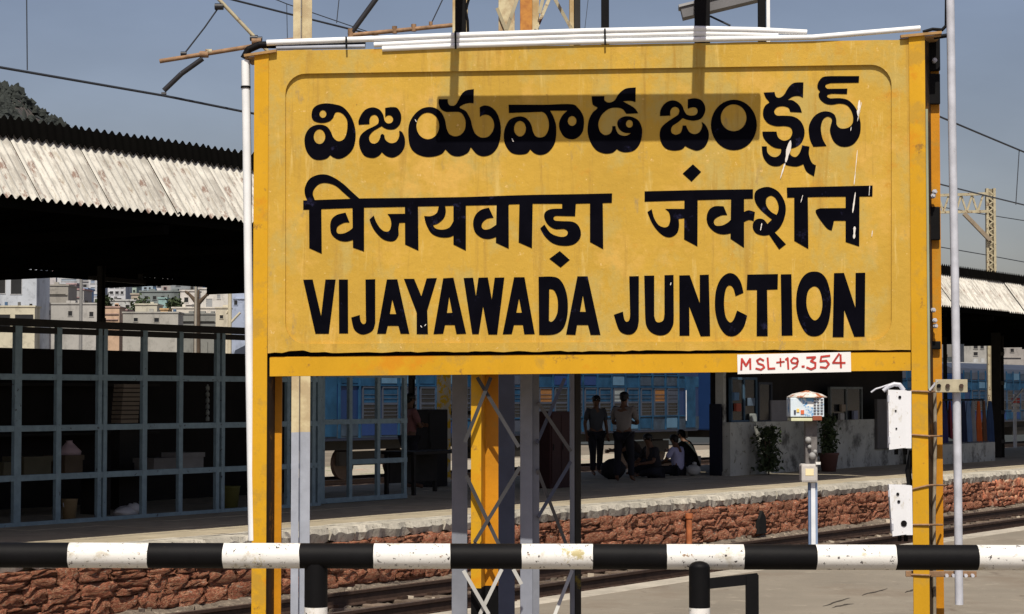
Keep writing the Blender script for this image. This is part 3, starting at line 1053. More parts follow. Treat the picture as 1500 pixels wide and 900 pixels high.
for (lab, x0, x1, y, Y, c, ws) in (
    ('tiny pink house above the olive brown block', 98, 112, 417, 140, (0.5, 0.28, 0.28), [(102, 106, 421, 425)]),
    ('tiny cream house right of the banded building', 120, 131, 400, 200, (0.6, 0.55, 0.42), [(123, 127, 404, 408)]),
    ('small grey house in the gap left of the blue shuttered building', 119, 131, 413, 160, (0.33, 0.33, 0.34), [(122, 127, 417, 421)]),
    ('small white house near the top left of the slope', 56, 68, 398, 220, (0.62, 0.62, 0.64), [(59, 63, 402, 405)]),
    ('small brick red house above the many windowed building', 168, 182, 405, 200, (0.35, 0.12, 0.08), [(172, 177, 408, 411)]),
    ('small pale green house beside the many windowed building', 186, 200, 420, 150, (0.35, 0.5, 0.4), [(189, 193, 425, 429), (195, 198, 425, 429)]),
    ('small white box house below the mauve roofed house', 187, 203, 409, 190, (0.6, 0.6, 0.62), [(190, 194, 412, 415), (197, 200, 412, 415)]),
    ('little tan house left of the dark green building', 192, 206, 432, 125, (0.42, 0.32, 0.2), [(196, 201, 437, 441)]),
    ('little light blue house above the dark green building', 208, 224, 417, 170, (0.35, 0.5, 0.62), [(211, 215, 421, 424), (218, 221, 421, 424)]),
    ('little maroon roofed house above the dark green building', 236, 252, 417, 165, (0.42, 0.38, 0.34), [(240, 244, 421, 425)]),
    ('small white shed between the wide beige wall building and the mossy wall', 246, 262, 447, 100, (0.55, 0.55, 0.52), [(250, 254, 451, 455)])):
    house(lab, x0, x1, y, Y, paint('tx%d' % x0, c), ws, 7, slab=paint('txm', (0.3, 0.1, 0.09)) if 'maroon' in lab else None)
for (x, y0, Y, wd, lab) in ((112, 430, 92, 14, 'dark green tree between the olive brown block and the blue fronted building'), (152, 436, 95, 12, 'small dark tree beside the orange block in the town'),
                            (206, 441, 100, 16, 'bushy green tree in front of the dark green building'), (256, 440, 98, 12, 'green tree just left of the bright white house'), (56, 425, 110, 14, 'dark tree behind the right end of the white shuttered house')):
    b0 = at(x, 482, Y)
    tp = at(x, y0, Y)
    tt = thing('tree', lab, 'tree', (b0.x, Y, -.95))
    m = MB()
    m.tube((b0.x, Y, -.95), (b0.x, Y, tp.z - .4), .14, 7, .06)
    m.build('trunk', M_TRUNK, tt)
    m = MB()
    R0 = wd * Y / 3000
    for k in range(700):
        d_ = Vector((rnd.gauss(0, .42), rnd.gauss(0, .42), rnd.gauss(0, .42)))
        c = Vector((tp.x, Y, tp.z - R0 * .9)) + Vector((d_.x * R0, d_.y * R0, d_.z * R0 * 1.2))
        u_ = Vector((rnd.uniform(-1, 1), rnd.uniform(-1, 1), rnd.uniform(-1, 1))).normalized() * .10
        v_ = Vector((rnd.uniform(-1, 1), rnd.uniform(-1, 1), rnd.uniform(-1, 1))).normalized() * .07
        m.add([c - u_, c + v_, c + u_, c - v_], [(0, 1, 2, 3)])
    m.build('crown', M_LEAF, tt, kind='stuff')
# buildings far right under the canopy
house('grey block with a yellow pillar seen under the right canopy', 1412, 1446, 500, 150, paint('t29', (0.34, 0.32, 0.27)), [(1426, 1432, 506, 511), (1436, 1441, 506, 511), (1426, 1432, 516, 521)], 9)
house('brown grey block at the right edge under the canopy', 1461, 1500, 504, 155, paint('t30', (0.28, 0.24, 0.20)), [(1466, 1471, 511, 516), (1480, 1485, 511, 516)], 9)
house('low white wall building behind the clothes stall', 1380, 1446, 533, 140, paint('t31', (0.42, 0.43, 0.42)), (), 5)

def lamp_post(px, y0, Y, r, label, col, arm=None, zb=-.95, cat='pole', name='pole'):
    top = at(px, y0, Y)
    t = thing(name, label, cat, (top.x, Y, zb))
    m = MB()
    m.tube((top.x, Y, zb), (top.x, Y, top.z), r, 10, r * .8)
    m.build('shaft', col, t)
    if arm:
        m = MB()
        for (xa, ya, xb, yb) in arm:
            m.tube(at(xa, ya, Y), at(xb, yb, Y), r * .55, 6)
        m.build('arm', col, t)
lamp_post(119, 396, 62, .06, 'plain grey concrete pole at the left part of the town', flat('pole_grey', (0.20, 0.20, 0.20)))
lamp_post(337, 414, 60, .07, 'cream lattice like pole beside the light blue building', flat('pole_cream', (0.48, 0.44, 0.33)), [(331, 460, 337, 452), (337, 474, 352, 458)])
lamp_post(287, 414, 64, .05, 'grey pole with short raised arms by the bright white houses', flat('pole_grey2', (0.30, 0.28, 0.24)))
t = thing('bare_tree', 'bare dark forked tree trunk against the bright white houses', 'tree', (at(289, 480, 66).x, 66, -.95))
m = MB()
a = at(289, 485, 66)
m.tube((a.x, 66, -.95), at(289, 440, 66), .16, 8, .10)
m.build('trunk', M_TRUNK, t)
m = MB()
for (x0, y0, x1, y1, r) in ((289, 444, 276, 430, .09), (289, 446, 303, 432, .09), (303, 432, 308, 428, .07), (276, 430, 271, 427, .07), (289, 442, 291, 425, .06)):
    m.tube(at(x0, y0, 66), at(x1, y1, 66), r, 6, r * .5)
m.build('limbs', M_TRUNK, t)
t = thing('lamp_bracket', 'dark T shaped lamp bracket under the left canopy', 'lamp', PW(148, 405, 24.5))
m = MB(TRM)
m.bar(atw(131, 407, 24.5), atw(212, 414, 24.5), .06, .07)
m.bar(atw(136, 398, 24.5), atw(136, 408, 24.5), .07, .07)
m.bar(atw(206, 398, 24.5), atw(206, 414, 24.5), .06, .06)
m.build('bracket', M_DARK, t)

# ================================================================== STATION INTERIOR
# blue coaches on the third line
def coach():
    t = thing('railway_coach', 'blue railway coach behind the standing men', 'train coach', tr(40, 38, -.7), 'coaches of the blue train')
    L0, L1 = 44.0, 66.0
    WF = 36.6
    m = MB(TRM)
    m.bbox((L0, WF, .42), (L1, 39.6, 2.75), .06)
    m.build('body', M_BLUE, t)
    m = MB(TRM)
    prof = [(WF, 2.75), (WF + .1, 3.0), (WF + .7, 3.22), (38.1, 3.3), (38.9, 3.22), (39.5, 3.0), (39.6, 2.75)]
    n = len(prof)
    m.add([(L0, a, b_) for a, b_ in prof] + [(L1, a, b_) for a, b_ in prof], [(i, i + 1, n + i + 1, n + i) for i in range(n - 1)] + [tuple(range(n)), tuple(range(2 * n - 1, n - 1, -1))])
    m.build('roof', M_COACHG, t)
    m = MB(TRM)
    m.box((L0 + .02, WF - .012, 2.02), (L1 - .02, WF - .001, 2.40))
    m.build('light_band', M_BLUE2, t)
    m = MB(TRM)
    m.box((L0 + .02, WF - .012, .50), (L1 - .02, WF - .001, .95))
    m.build('grey_band', mat('coach_low', (0.03, 0.05, 0.08), .7, .5, 3), t)
    for i in range(22):
        s = L0 + 1.3 + i * .92
        if i in (0, 21):
            continue
        fr = MB(TRM)
        e = .05
        a, b_, z0, z1 = s, s + .68, 1.02, 1.92
        fr.box((a - e, WF - .035, z0 - e), (b_ + e, WF - .001, z0))
        fr.box((a - e, WF - .035, z1), (b_ + e, WF - .001, z1 + e))
        fr.box((a - e, WF - .035, z0 + .001), (a, WF - .001, z1 - .001))
        fr.box((b_, WF - .035, z0 + .001), (b_ + e, WF - .001, z1 - .001))
        fr.box((a + .001, WF - .03, 1.44), (b_ - .001, WF - .001, 1.50))
        for zz in (1.14, 1.24, 1.34, 1.62, 1.74):
            fr.box((a + .001, WF - .034, zz - .008), (b_ - .001, WF - .026, zz + .008))
        fo = fr.build('window', M_COACHG, t)
        pm = MB(TRM)
        pm.box((a + .002, WF - .012, z0 + .002), (b_ - .002, WF - .002, 1.438))
        pm.build('pane', M_GLASS, fo)
        pm = MB(TRM)
        pm.box((a + .002, WF - .015, 1.502), (b_ - .002, WF - .002, z1 - .002))
        pm.build('shutter', rnd.choice([M_COACHG, M_BLUE2, M_BLUE2, flat('shutter_orange', (0.22, 0.10, 0.03)), flat('shutter_pale', (0.22, 0.25, 0.26)), M_GLASS]), fo)
    rb = MB(TRM)
    for i in range(24):
        s = L0 + 1.12 + i * .92 - .92 * .0
        if s < L1 - 1.1:
            rb.box((s - .035, WF - .05, .50), (s + .035, WF - .0005, 2.9))
    for zz in (.98, 2.0, 2.42):
        rb.box((L0 + 1.1, WF - .045, zz - .02), (L1 - 1.1, WF - .013, zz + .02))
    rb.build('body_ribs', M_BLUE2, t)
    for i in range(21):
        s = L0 + 1.2 + i * .92
        for (z0, z1) in ((2.06, 2.38), (2.48, 2.80), (.56, .92)):
            if rnd.random() < .75:
                pm = MB(TRM)
                pm.box((s + .03, WF - .024, z0), (s + .76, WF - .0125, z1))
                pm.build('side_panel', rnd.choice([M_BLUE2, M_COACHG, MATS.get('coach_low', M_BLUE2), flat('panel_pale_blue', (0.07, 0.15, 0.24)), flat('panel_deep_blue', (0.008, 0.03, 0.12))]), t)
    for s in (L0 + .3, L1 - 1.0):
        m = MB(TRM)
        m.box((s, WF - .03, .55), (s + .7, WF - .001, 2.4))
        dd = m.build('door', M_BLUE2, t)
        m = MB(TRM)
        m.tube((s - .06, WF - .07, .8), (s - .06, WF - .07, 1.9), .02, 6)
        m.build('handle', M_SILVER, dd)
    m = MB(TRM)
    m.box((L0 + .3, WF + .3, .15), (L1 - .3, 39.3, .42))
    m.box((L0 + 8, WF + .2, -.25), (L0 + 11.2, WF + 1.0, .15))
    m.box((L0 + 12.5, WF + .2, -.2), (L0 + 14.0, WF + 1.0, .15))
    m.build('underframe', M_DARK, t)
    for sc_ in (L0 + 3.2, L1 - 3.2):
        m = MB(TRM)
        m.box((sc_ - 1.6, WF + .35, -.3), (sc_ + 1.6, WF + .5, .1))
        bo = m.build('bogie', M_DARK, t)
        for ds in (-1.2, 1.2):
            m = MB(TRM)
            m.tube((sc_ + ds, WF + .52, -.24), (sc_ + ds, WF + .64, -.24), .46, 20)
            m.build('wheel', M_RAIL, bo)
    return t
c0 = coach()
off = tr(23.2, 0, 0) - tr(0, 0, 0)
labs = ['blue railway coach seen behind the shadowed kiosk', 'last blue railway coach, seen far right behind the clothes stall']
def copy_tree(o, parent=None):
    c = o.copy()
    COL.objects.link(c)
    c.parent = parent
    for ch in o.children:
        copy_tree(ch, c)
    return c
for k in range(2):
    c = copy_tree(c0)
    c.location = c0.location + off * (k + 1)
    c['label'] = labs[k]

# kiosk with low wall and dark windows
t = thing('kiosk', 'grey plastered platform kiosk with dark windows above a low wall', 'kiosk', tr(42, 20.5, 0))
s0, s1 = atw(1070, 690, 20.5)[0], atw(1345, 690, 20.5)[0]
kx = lambda x: atw(x, 640, 20.5)[0]
m = MB(TRM)
m.bbox((s0, 20.5, 0.0), (s1, 20.66, 1.14), .01)
m.box((s0, 20.66, 0), (s0 + .12, 20.85, 2.9))
m.build('low_wall', M_KWALL, t)
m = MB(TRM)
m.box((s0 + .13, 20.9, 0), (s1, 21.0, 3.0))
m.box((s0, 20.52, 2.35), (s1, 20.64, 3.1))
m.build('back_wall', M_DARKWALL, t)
def kwin(x0, x1, y0, y1, bars, m_, nm='window'):
    a, b_ = kx(x0), kx(x1)
    z0, z1 = atw((x0 + x1) / 2, y1, 20.5)[2], atw((x0 + x1) / 2, y0, 20.5)[2]
    f = MB(TRM)
    e = .05
    f.box((a, 20.54, z0), (b_, 20.60, z0 + e))
    f.box((a, 20.54, z1 - e), (b_, 20.60, z1))
    for k in range(bars + 1):
        c = a + (b_ - a - e) * k / bars
        f.box((c, 20.535, z0 + .001), (c + e, 20.605, z1 - .001))
    fo = f.build(nm, m_, t)
    pm = MB(TRM)
    pm.box((a + .01, 20.565, z0 + e), (b_ - .01, 20.575, z1 - e))
    pm.build('pane', M_GLASS, fo)
WG = flat('window_grey', (0.15, 0.17, 0.17))
kwin(1219, 1266, 567, 619, 2, WG)
kwin(1074, 1112, 553, 619, 2, flat('window_blue', (0.05, 0.10, 0.16)))
kwin(1114, 1134, 560, 619, 1, flat('window_dark', (0.04, 0.05, 0.07)))
m = MB(TRM)
a, b_ = kx(1132), kx(1158)
m.box((a, 20.53, 1.145), (b_, 20.57, 1.60))
m.build('panel', flat('pale_panel', (0.20, 0.20, 0.22)), t)
m = MB(TRM)
m.bbox((kx(1281), 20.42, .42), (kx(1303), 20.498, 1.62), .01)
m.build('notice_board', flat('board_grey', (0.12, 0.115, 0.115)), t)
# goods seen dimly through the kiosk windows
shelf = thing('goods_shelf', 'dim shelf of packets behind the grey framed kiosk window', 'shelf', tr(kx(1240), 20.5, 0))
for k, (x, y, c) in enumerate(((1232, 610, (0.35, 0.35, 0.35)), (1234, 597, (0.25, 0.2, 0.15)), (1252, 606, (0.2, 0.22, 0.3)), (1080, 596, (0.35, 0.08, 0.05)), (1100, 588, (0.1, 0.14, 0.2)), (1103, 611, (0.3, 0.33, 0.33)), (1077, 580, (0.1, 0.2, 0.35)))):
    a = atw(x, y, 20.50)
    m = MB(TRM)
    m.bbox((a[0] - .11, 20.46, 1.14 if y > 600 else a[2] - .1), (a[0] + .11, 20.53, a[2] + .07), .01)
    m.build('packet', flat('packet%d' % k, c), shelf)

def bush(px, py0, py1, w_, wid, label, pot=False, n=900):
    s = atw(px, 690, w_)[0]
    z0 = 0.02
    z1 = atw(px, py0, w_)[2]
    t = thing('potted_plant' if pot else 'shrub', label, 'plant', tr(s, w_, 0.0))
    m = MB(TRM)
    zc = .34 if pot else .1
    for k in range(4):
        m.tube((s, w_, .02), (s + rnd.uniform(-.2, .2), w_ + rnd.uniform(-.1, .1), z1 * .7), .015, 5)
    m.build('stem', M_TRUNK, t)
    m = MB(TRM)
    for k in range(n):
        u, v, q = rnd.gauss(0, .38), rnd.gauss(0, .38), rnd.random()
        c = Vector((s + u * wid * .62, w_ + v * wid * .5, zc + (z1 - zc) * q * (1 - .2 * abs(u))))
        a = Vector((rnd.uniform(-1, 1), rnd.uniform(-1, 1), rnd.uniform(-1, 1))).normalized() * .05
        b2 = Vector((rnd.uniform(-1, 1), rnd.uniform(-1, 1), rnd.uniform(-1, 1))).normalized() * .035
        m.add([c - a, c + b2, c + a, c - b2], [(0, 1, 2, 3)])
    m.build('foliage', M_LEAF, t, kind='stuff')
    if pot:
        m = MB(TRM)
        m.lathe((s, w_, 0.01), [(.16, 0), (.22, .36), (.24, .38), (.24, .42), (.2, .42), (.19, .36)], 14)
        m.build('pot', flat('clay_pot', (0.12, 0.06, 0.05)), t)
bush(1126, 622, 690, 20.1, .62, 'dark drooping shrub against the low kiosk wall')
bush(1214, 604, 690, 19.9, .42, 'dark potted plant standing behind the slotted box post', True)

# dark cabinets and panels on the platform
def cabinet(px0, px1, py0, w_, dep, label, col, cat='cabinet', name='cabinet', doors=1):
    a, b_ = atw(px0, 690, w_)[0], atw(px1, 690, w_)[0]
    z1 = atw((px0 + px1) / 2, py0, w_)[2]
    t = thing(name, label, cat, tr((a + b_) / 2, w_, 0.013))
    m = MB(TRM)
    m.bbox((a, w_, .013), (b_, w_ + dep, z1), .02)
    m.build('body', col, t)
    for k in range(doors):
        m = MB(TRM)
        x0_ = a + .03 + (b_ - a - .06) / doors * k
        m.box((x0_ + .01, w_ - .015, .1), (x0_ + (b_ - a - .06) / doors - .01, w_ - .001, z1 - .06))
        d_ = m.build('door', col, t)
        m = MB(TRM)
        m.box((x0_ + .04, w_ - .03, z1 * .5), (x0_ + .06, w_ - .016, z1 * .5 + .12))
        m.build('handle', M_DARK, d_)
cabinet(806, 836, 603, 20.4, .42, 'dark maroon cabinet behind the braced lattice mast', flat('maroon', (0.035, 0.012, 0.012)), doors=2)
cabinet(1056, 1069, 592, 20.7, .28, 'tall dark blue cabinet at the left end of the kiosk', flat('navy_cabinet', (0.004, 0.006, 0.016)))
cabinet(626, 656, 600, 22.6, .5, 'black cabinet behind the man in the pinkish shirt', flat('black_cabinet', (0.010, 0.009, 0.010)))
# desk
t = thing('desk', 'dark low desk on the platform beside the open barred gate', 'desk', PW(640, 740, 20.9))
a, b_ = atw(606, 690, 20.9)[0], atw(684, 690, 20.9)[0]
m = MB(TRM)
m.bbox((a, 20.9, .70), (b_, 21.6, .75), .008)
m.build('top', M_DARK, t)
for s in (a + .08, b_ - .08):
    for w_ in (20.96, 21.54):
        m = MB(TRM)
        m.box((s - .03, w_ - .03, .013), (s + .03, w_ + .03, .70))
        m.build('leg', M_DARK, t)
m = MB(TRM)
m.box((a + .12, 21.5, .2), (b_ - .12, 21.52, .7))
m.build('panel', M_DARK, t)
# railing and yellow-white post beyond the gate
t = thing('painted_post', 'yellow and white flaking painted post beyond the black cabinet', 'post', PW(652, 690, 23.9))
a = atw(650, 600, 23.9)
m = MB(TRM)
m.box((a[0] - .10, 23.8, 0.0), (a[0] + .10, 24.0, 3.5))
m.build('shaft', mat('yellow_white', (0.55, 0.52, 0.44), .8, .1, 3, spots=[((0.65, 0.40, 0.02), 5, .48, .04)]), t)
t = thing('steel_railing', 'dark two bar steel railing beyond the yellow and white post', 'railing', PW(650, 690, 24.2))
m = MB(TRM)
for py in (605, 661):
    z = atw(660, py, 24.2)[2]
    m.box((atw(590, py, 24.2)[0], 24.18, z - .04), (atw(735, py, 24.2)[0], 24.23, z + .04))
m.build('bars', M_DARK, t)
for x in (640, 700):
    s = atw(x, 660, 24.2)[0]
    m = MB(TRM)
    m.box((s - .04, 24.16, 0), (s + .04, 24.25, atw(660, 605, 24.2)[2]))
    m.build('upright', M_DARK, t)

# clothes stall at the right
t = thing('stall_counter', 'low whitish stall counter with stained front at the far right of the platform', 'counter', PW(1420, 680, 19.6))
a, b_ = atw(1372, 680, 19.6)[0], atw(1458, 680, 19.6)[0]
m = MB(TRM)
m.bbox((a, 19.6, .012), (b_, 20.4, .50), .01)
m.build('base', M_KWALL, t)
m = MB(TRM)
m.box((a + .02, 19.75, .501), (b_ - .02, 20.4, .53))
m.build('top', M_WALLGREY, t)
rk = thing('clothes_rail', 'dark rail over the counter from which clothes hang', 'rail', PW(1420, 590, 19.9))
m = MB(TRM)
zt2 = atw(1420, 586, 19.9)[2]
m.tube((a, 19.9, zt2), (b_, 19.9, zt2), .025, 8)
m.build('bar', M_DARK, rk)
for s in (a + .05, b_ - .05):
    m = MB(TRM)
    m.tube((s, 19.9, .53), (s, 19.9, zt2), .02, 6)
    m.build('upright', M_DARK, rk)
for (x, wd, y1, c, lab) in ((1383, 9, 660, (0.03, 0.03, 0.11), 'deep blue checked garment beside the silver pipe'), (1392, 6, 640, (0.20, 0.03, 0.05), 'dark red garment half behind the silver pipe'),
                            (1412, 7, 655, (0.015, 0.02, 0.05), 'navy garment just right of the silver pipe'), (1419, 7, 658, (0.12, 0.20, 0.36), 'light blue garment hanging in the clothes stall'),
                            (1426, 5, 650, (0.25, 0.26, 0.28), 'pale grey garment between the blue and orange ones'), (1434, 9, 648, (0.48, 0.10, 0.02), 'orange garment, brightest in the clothes stall'),
                            (1442, 5, 645, (0.14, 0.07, 0.04), 'brown garment right of the orange one'), (1451, 9, 646, (0.03, 0.06, 0.14), 'dark blue garment at the right end of the stall')):
    s = atw(x, 620, 19.8)[0]
    hw = wd / 3000 * 50 * .9
    z0 = atw(x, y1, 19.8)[2]
    m = MB(TRM)
    vs, fs = [], []
    N, K = 8, 6
    ph = rnd.uniform(0, 6)
    for j in range(K + 1):
        q = j / K
        z = zt2 - .03 - (zt2 - z0) * q
        ww = hw * (.45 + .75 * min(1, q * 2.5))
        for i in range(N + 1):
            u = -1 + 2 * i / N
            vs.append((s + u * ww, 19.8 + .05 * math.sin(u * 5 + ph) * (.3 + q), z + .03 * math.sin(u * 4 + ph) * q))
    for side in (0, .02):
        m.add([(v[0], v[1] + side, v[2]) for v in vs], [(j * (N + 1) + i, j * (N + 1) + i + 1, (j + 1) * (N + 1) + i + 1, (j + 1) * (N + 1) + i) for j in range(K) for i in range(N)], True)
    o = m.build('garment', flat('cloth_%d' % x, c, .9), loc=tr(s, 19.8, zt2))
    tag(o, lab, 'garment', 'clothes hanging in the stall')
# white and red stand at far right
t = thing('track_indicator', 'white and red painted stand with short arms at the right edge', 'indicator', PW(1488, 640, 24.3))
c = atw(1487, 642, 24.3)
m = MB(TRM)
m.tube((c[0], 24.3, -.01), (c[0], 24.3, atw(1487, 578, 24.3)[2]), .06, 8)
m.build('post', flat('ind_white', (0.7, 0.7, 0.7)), t)
for (y, cc) in ((585, (0.6, 0.05, 0.03)), (594, (0.7, 0.7, 0.7)), (602, (0.7, 0.7, 0.7)), (589, (0.6, 0.05, 0.03))):
    z = atw(1487, y, 24.3)[2]
    m = MB(TRM)
    m.box((c[0] - .35, 24.25, z - .035), (c[0] + .35, 24.28, z + .035))
    m.build('arm', flat('ind_%d' % int(cc[1] * 100), cc), t)
m = MB(TRM)
m.bar(atw(1481, 590, 24.2), atw(1498, 570, 24.2), .06, .05)
m.build('blade', flat('ind_70', (0.7, 0.7, 0.7)), t)

# ================================================================== PEOPLE
def skinmesh(name, chains, m, parent, base, rz, sub=1, sc=1.0):
    vs, es, rs = [], [], []
    key = {}
    def vid(p, r):
        k = tuple(round(c, 4) for c in p)
        if k not in key:
            key[k] = len(vs)
            vs.append(p)
            rs.append(r)
        return key[k]
    for ch in chains:
        ids = [vid(p, r) for p, r in ch]
        es += [(a, b_) for a, b_ in zip(ids[:-1], ids[1:])]
    me = bpy.data.meshes.new(name)
    me.from_pydata([tuple(c * sc for c in p) for p in vs], es, [])
    me.materials.append(m)
    o = bpy.data.objects.new(name, me)
    COL.objects.link(o)
    mo = o.modifiers.new('skin', 'SKIN')
    mo.use_smooth_shade = True
    for i, r in enumerate(rs):
        sv = me.skin_vertices[0].data[i]
        rr = r if isinstance(r, tuple) else (r, r)
        sv.radius = (rr[0] * sc, rr[1] * sc)
        sv.use_root = (i == 0)
    ms = o.modifiers.new('sub', 'SUBSURF')
    ms.levels = ms.render_levels = sub
    dg = bpy.context.evaluated_depsgraph_get()
    ev = o.evaluated_get(dg)
    nm = bpy.data.meshes.new_from_object(ev)
    o.modifiers.clear()
    o.data = nm
    if not nm.materials:
        nm.materials.append(m)
    o.parent = parent
    o.rotation_euler = (0, 0, rz)
    return o

def lerp3(a, b_, t_):
    return tuple(a[i] + (b_[i] - a[i]) * t_ for i in range(3))

def hand(w_, d, side):
    """five-finger hand chains from wrist w_ in direction d"""
    d = Vector(d).normalized()
    sx = d.cross(Vector((0, 1, 0))) if abs(d.y) < .9 else d.cross(Vector((1, 0, 0)))
    sx.normalize()
    nn = sx.cross(d)
    W = Vector(w_)
    palm = W + d * .055
    ch = [[(tuple(W), .026), (tuple(palm), (.036, .018))]]
    for k, (o_, L) in enumerate(((-.027, .068), (-.009, .078), (.009, .074), (.027, .060))):
        b0 = palm + d * .035 + sx * o_
        b1 = b0 + d * L * .5 + nn * .006
        b2 = b0 + d * L * .92 + nn * .024
        ch.append([(tuple(palm), (.036, .018)), (tuple(b0), .009), (tuple(b1), .0085), (tuple(b2), .0075)])
    t0 = W + d * .03 + sx * (-.035 * side)
    ch.append([(tuple(W + d * .02), .024), (tuple(t0), .010), (tuple(t0 + d * .035 - sx * side * .016), .009)])
    ch[0].insert(1, (tuple(W + d * .02), .024))
    return ch

def person(label, base, rz, J, shirt, trousers, sc=1.0, group=None, sleeves='short', hair_back=True, wrap=None):
    """J: joints pelvis chest neck head, sh/el/wr (l, r), hip/kn/an/toe (l, r) in a frame facing +y"""
    t = thing('person', label, 'person', base, group)
    pel, ch, nk, hd = J['pelvis'], J['chest'], J['neck'], J['head']
    mid = lerp3(pel, ch, .5)
    hb = lerp3(nk, hd, .45)
    chains = [[(pel, (.135, .105)), (mid, (.125, .095)), (ch, (.155, .10)), (nk, .055), (hb, (.070, .078)), (hd, (.078, .092)),
               (tuple(Vector(hd) + (Vector(hd) - Vector(nk)).normalized() * .07), (.05, .06))]]
    for sd in ('l', 'r'):
        s = -1 if sd == 'l' else 1
        sh, e, wr = J['sh' + sd], J['el' + sd], J['wr' + sd]
        chains.append([(ch, (.155, .10)), (sh, .055), (lerp3(sh, e, .5), .048), (e, .040), (lerp3(e, wr, .4), .038), (wr, .026)])
        chains += hand(wr, Vector(wr) - Vector(e), s)
        hp, kn, an, to = J['hip' + sd], J['kn' + sd], J['an' + sd], J['toe' + sd]
        chains.append([(pel, (.135, .105)), (hp, .088), (lerp3(hp, kn, .5), .075), (kn, .055), (lerp3(kn, an, .35), .055), (an, .036), (lerp3(an, to, .5), (.038, .03)), (to, (.038, .022))])
    skinmesh('body', chains, M_SKIN, t, base, rz, 1, sc)
    # face: nose, ears, eyes
    fw = Vector(J.get('look', (0, 1, 0))).normalized()
    up = (Vector(hd) - Vector(nk)).normalized()
    rt = fw.cross(up).normalized()
    H = Vector(hd)
    m = MB()
    m.ball(H + fw * .088 - up * .012, .016, 8, 6, (.8, 1, 1.4))
    for s in (-1, 1):
        m.ball(H + rt * s * .080 - up * .01, .022, 8, 6, (.5, .8, 1.2))
    fo = m.build('nose_and_ears', M_SKIN, None)
    m = MB()
    for s in (-1, 1):
        m.ball(H + fw * .080 + rt * s * .030 + up * .014, .010, 8, 6)
    eo = m.build('eyes', flat('eye', (0.3, 0.3, 0.3)), None)
    m = MB()
    m.ball(H + up * .038 - fw * .014, .096, 14, 10, (.93, 1.05, .80), .03)
    m.ball(H - fw * .045 - up * .01, .070, 12, 8, (1, .8, 1.1), .03)
    ho = m.build('hair', M_HAIR, None)
    for o in (fo, eo, ho):
        o.parent = t
        o.rotation_euler = (0, 0, rz)
        o.scale = (sc, sc, sc)
    # shirt
    k = .62 if sleeves == 'short' else 1.0
    e_ = .016
    c2 = [[(lerp3(pel, ch, -.12), (.155 + e_, .125 + e_)), (mid, (.140 + e_, .112 + e_)), (ch, (.165 + e_, .115 + e_)), (lerp3(ch, nk, .55), (.075, .07))]]
    for sd in ('l', 'r'):
        sh, e, wr = J['sh' + sd], J['el' + sd], J['wr' + sd]
        c = [(ch, (.165 + e_, .115 + e_)), (sh, .072), (lerp3(sh, e, .5), .066), (lerp3(sh, e, min(1, k * 1.3)), .062)]
        if k == 1:
            c += [(e, .058), (lerp3(e, wr, .5), .052), (lerp3(e, wr, .95), .046)]
        c2.append(c)
    skinmesh('shirt', c2, shirt, t, base, rz, 1, sc)
    c3 = []
    for sd in ('l', 'r'):
        hp, kn, an = J['hip' + sd], J['kn' + sd], J['an' + sd]
        c3.append([(pel, (.148, .118)), (hp, .108), (lerp3(hp, kn, .5), .094), (kn, .076), (lerp3(kn, an, .5), .070), (lerp3(kn, an, .95), .064)])
    skinmesh('trousers', c3, trousers, t, base, rz, 1, sc)
    return t

def standing(arm='down', stride=.06):
    J = dict(pelvis=(0, 0, .93), chest=(0, .01, 1.28), neck=(0, .01, 1.47), head=(0, .03, 1.59))
    for sd, s in (('l', -1), ('r', 1)):
        J['sh' + sd] = (s * .175, 0, 1.38)
        J['el' + sd] = (s * .24, -.03, 1.10)
        J['wr' + sd] = (s * .24, .06, .86)
        J['hip' + sd] = (s * .10, 0, .86)
        J['kn' + sd] = (s * .12, .03 + s * stride, .48)
        J['an' + sd] = (s * .13, s * stride * 1.4, .08)
        J['toe' + sd] = (s * .15, .17 + s * stride * 1.4, .035)
    if arm == 'folded':
        for sd, s in (('l', -1), ('r', 1)):
            J['el' + sd] = (s * .25, .10, 1.10)
            J['wr' + sd] = (s * .03, .24, 1.12)
    if arm == 'hips':
        for sd, s in (('l', -1), ('r', 1)):
            J['el' + sd] = (s * .36, -.06, 1.13)
            J['wr' + sd] = (s * .20, .06, .98)
    return J
def sitting(lean=.08):
    J = dict(pelvis=(0, 0, .12), chest=(0, lean, .46), neck=(0, lean + .03, .64), head=(0, lean + .07, .76))
    for sd, s in (('l', -1), ('r', 1)):
        J['sh' + sd] = (s * .17, lean, .56)
        J['el' + sd] = (s * .27, lean + .12, .32)
        J['wr' + sd] = (s * .14, lean + .32, .28)
        J['hip' + sd] = (s * .11, .05, .11)
        J['kn' + sd] = (s * .36, .36, .14)
        J['an' + sd] = (s * -.06 + s * .14, .46, .07)
        J['toe' + sd] = (s * -.10, .52, .05)
    return J
def squatting(lean=.18):
    J = dict(pelvis=(0, -.10, .24), chest=(0, lean, .56), neck=(0, lean + .06, .72), head=(0, lean + .11, .83))
    for sd, s in (('l', -1), ('r', 1)):
        J['sh' + sd] = (s * .17, lean, .64)
        J['el' + sd] = (s * .24, lean + .20, .50)
        J['wr' + sd] = (s * .10, lean + .38, .48)
        J['hip' + sd] = (s * .10, -.04, .24)
        J['kn' + sd] = (s * .20, .30, .50)
        J['an' + sd] = (s * .14, .06, .08)
        J['toe' + sd] = (s * .17, .25, .035)
    return J
DKT = flat('dark_trousers', (0.012, 0.012, 0.018), .9)
def foot(px, py):
    v = onz(px, py, 0.014)
    return v
person('man standing in a grey shirt with arms at his sides, left of the taller man', foot(873, 697), math.radians(200), standing('down', .10), flat('grey_shirt', (0.055, 0.06, 0.07), .9), DKT, 1.0)
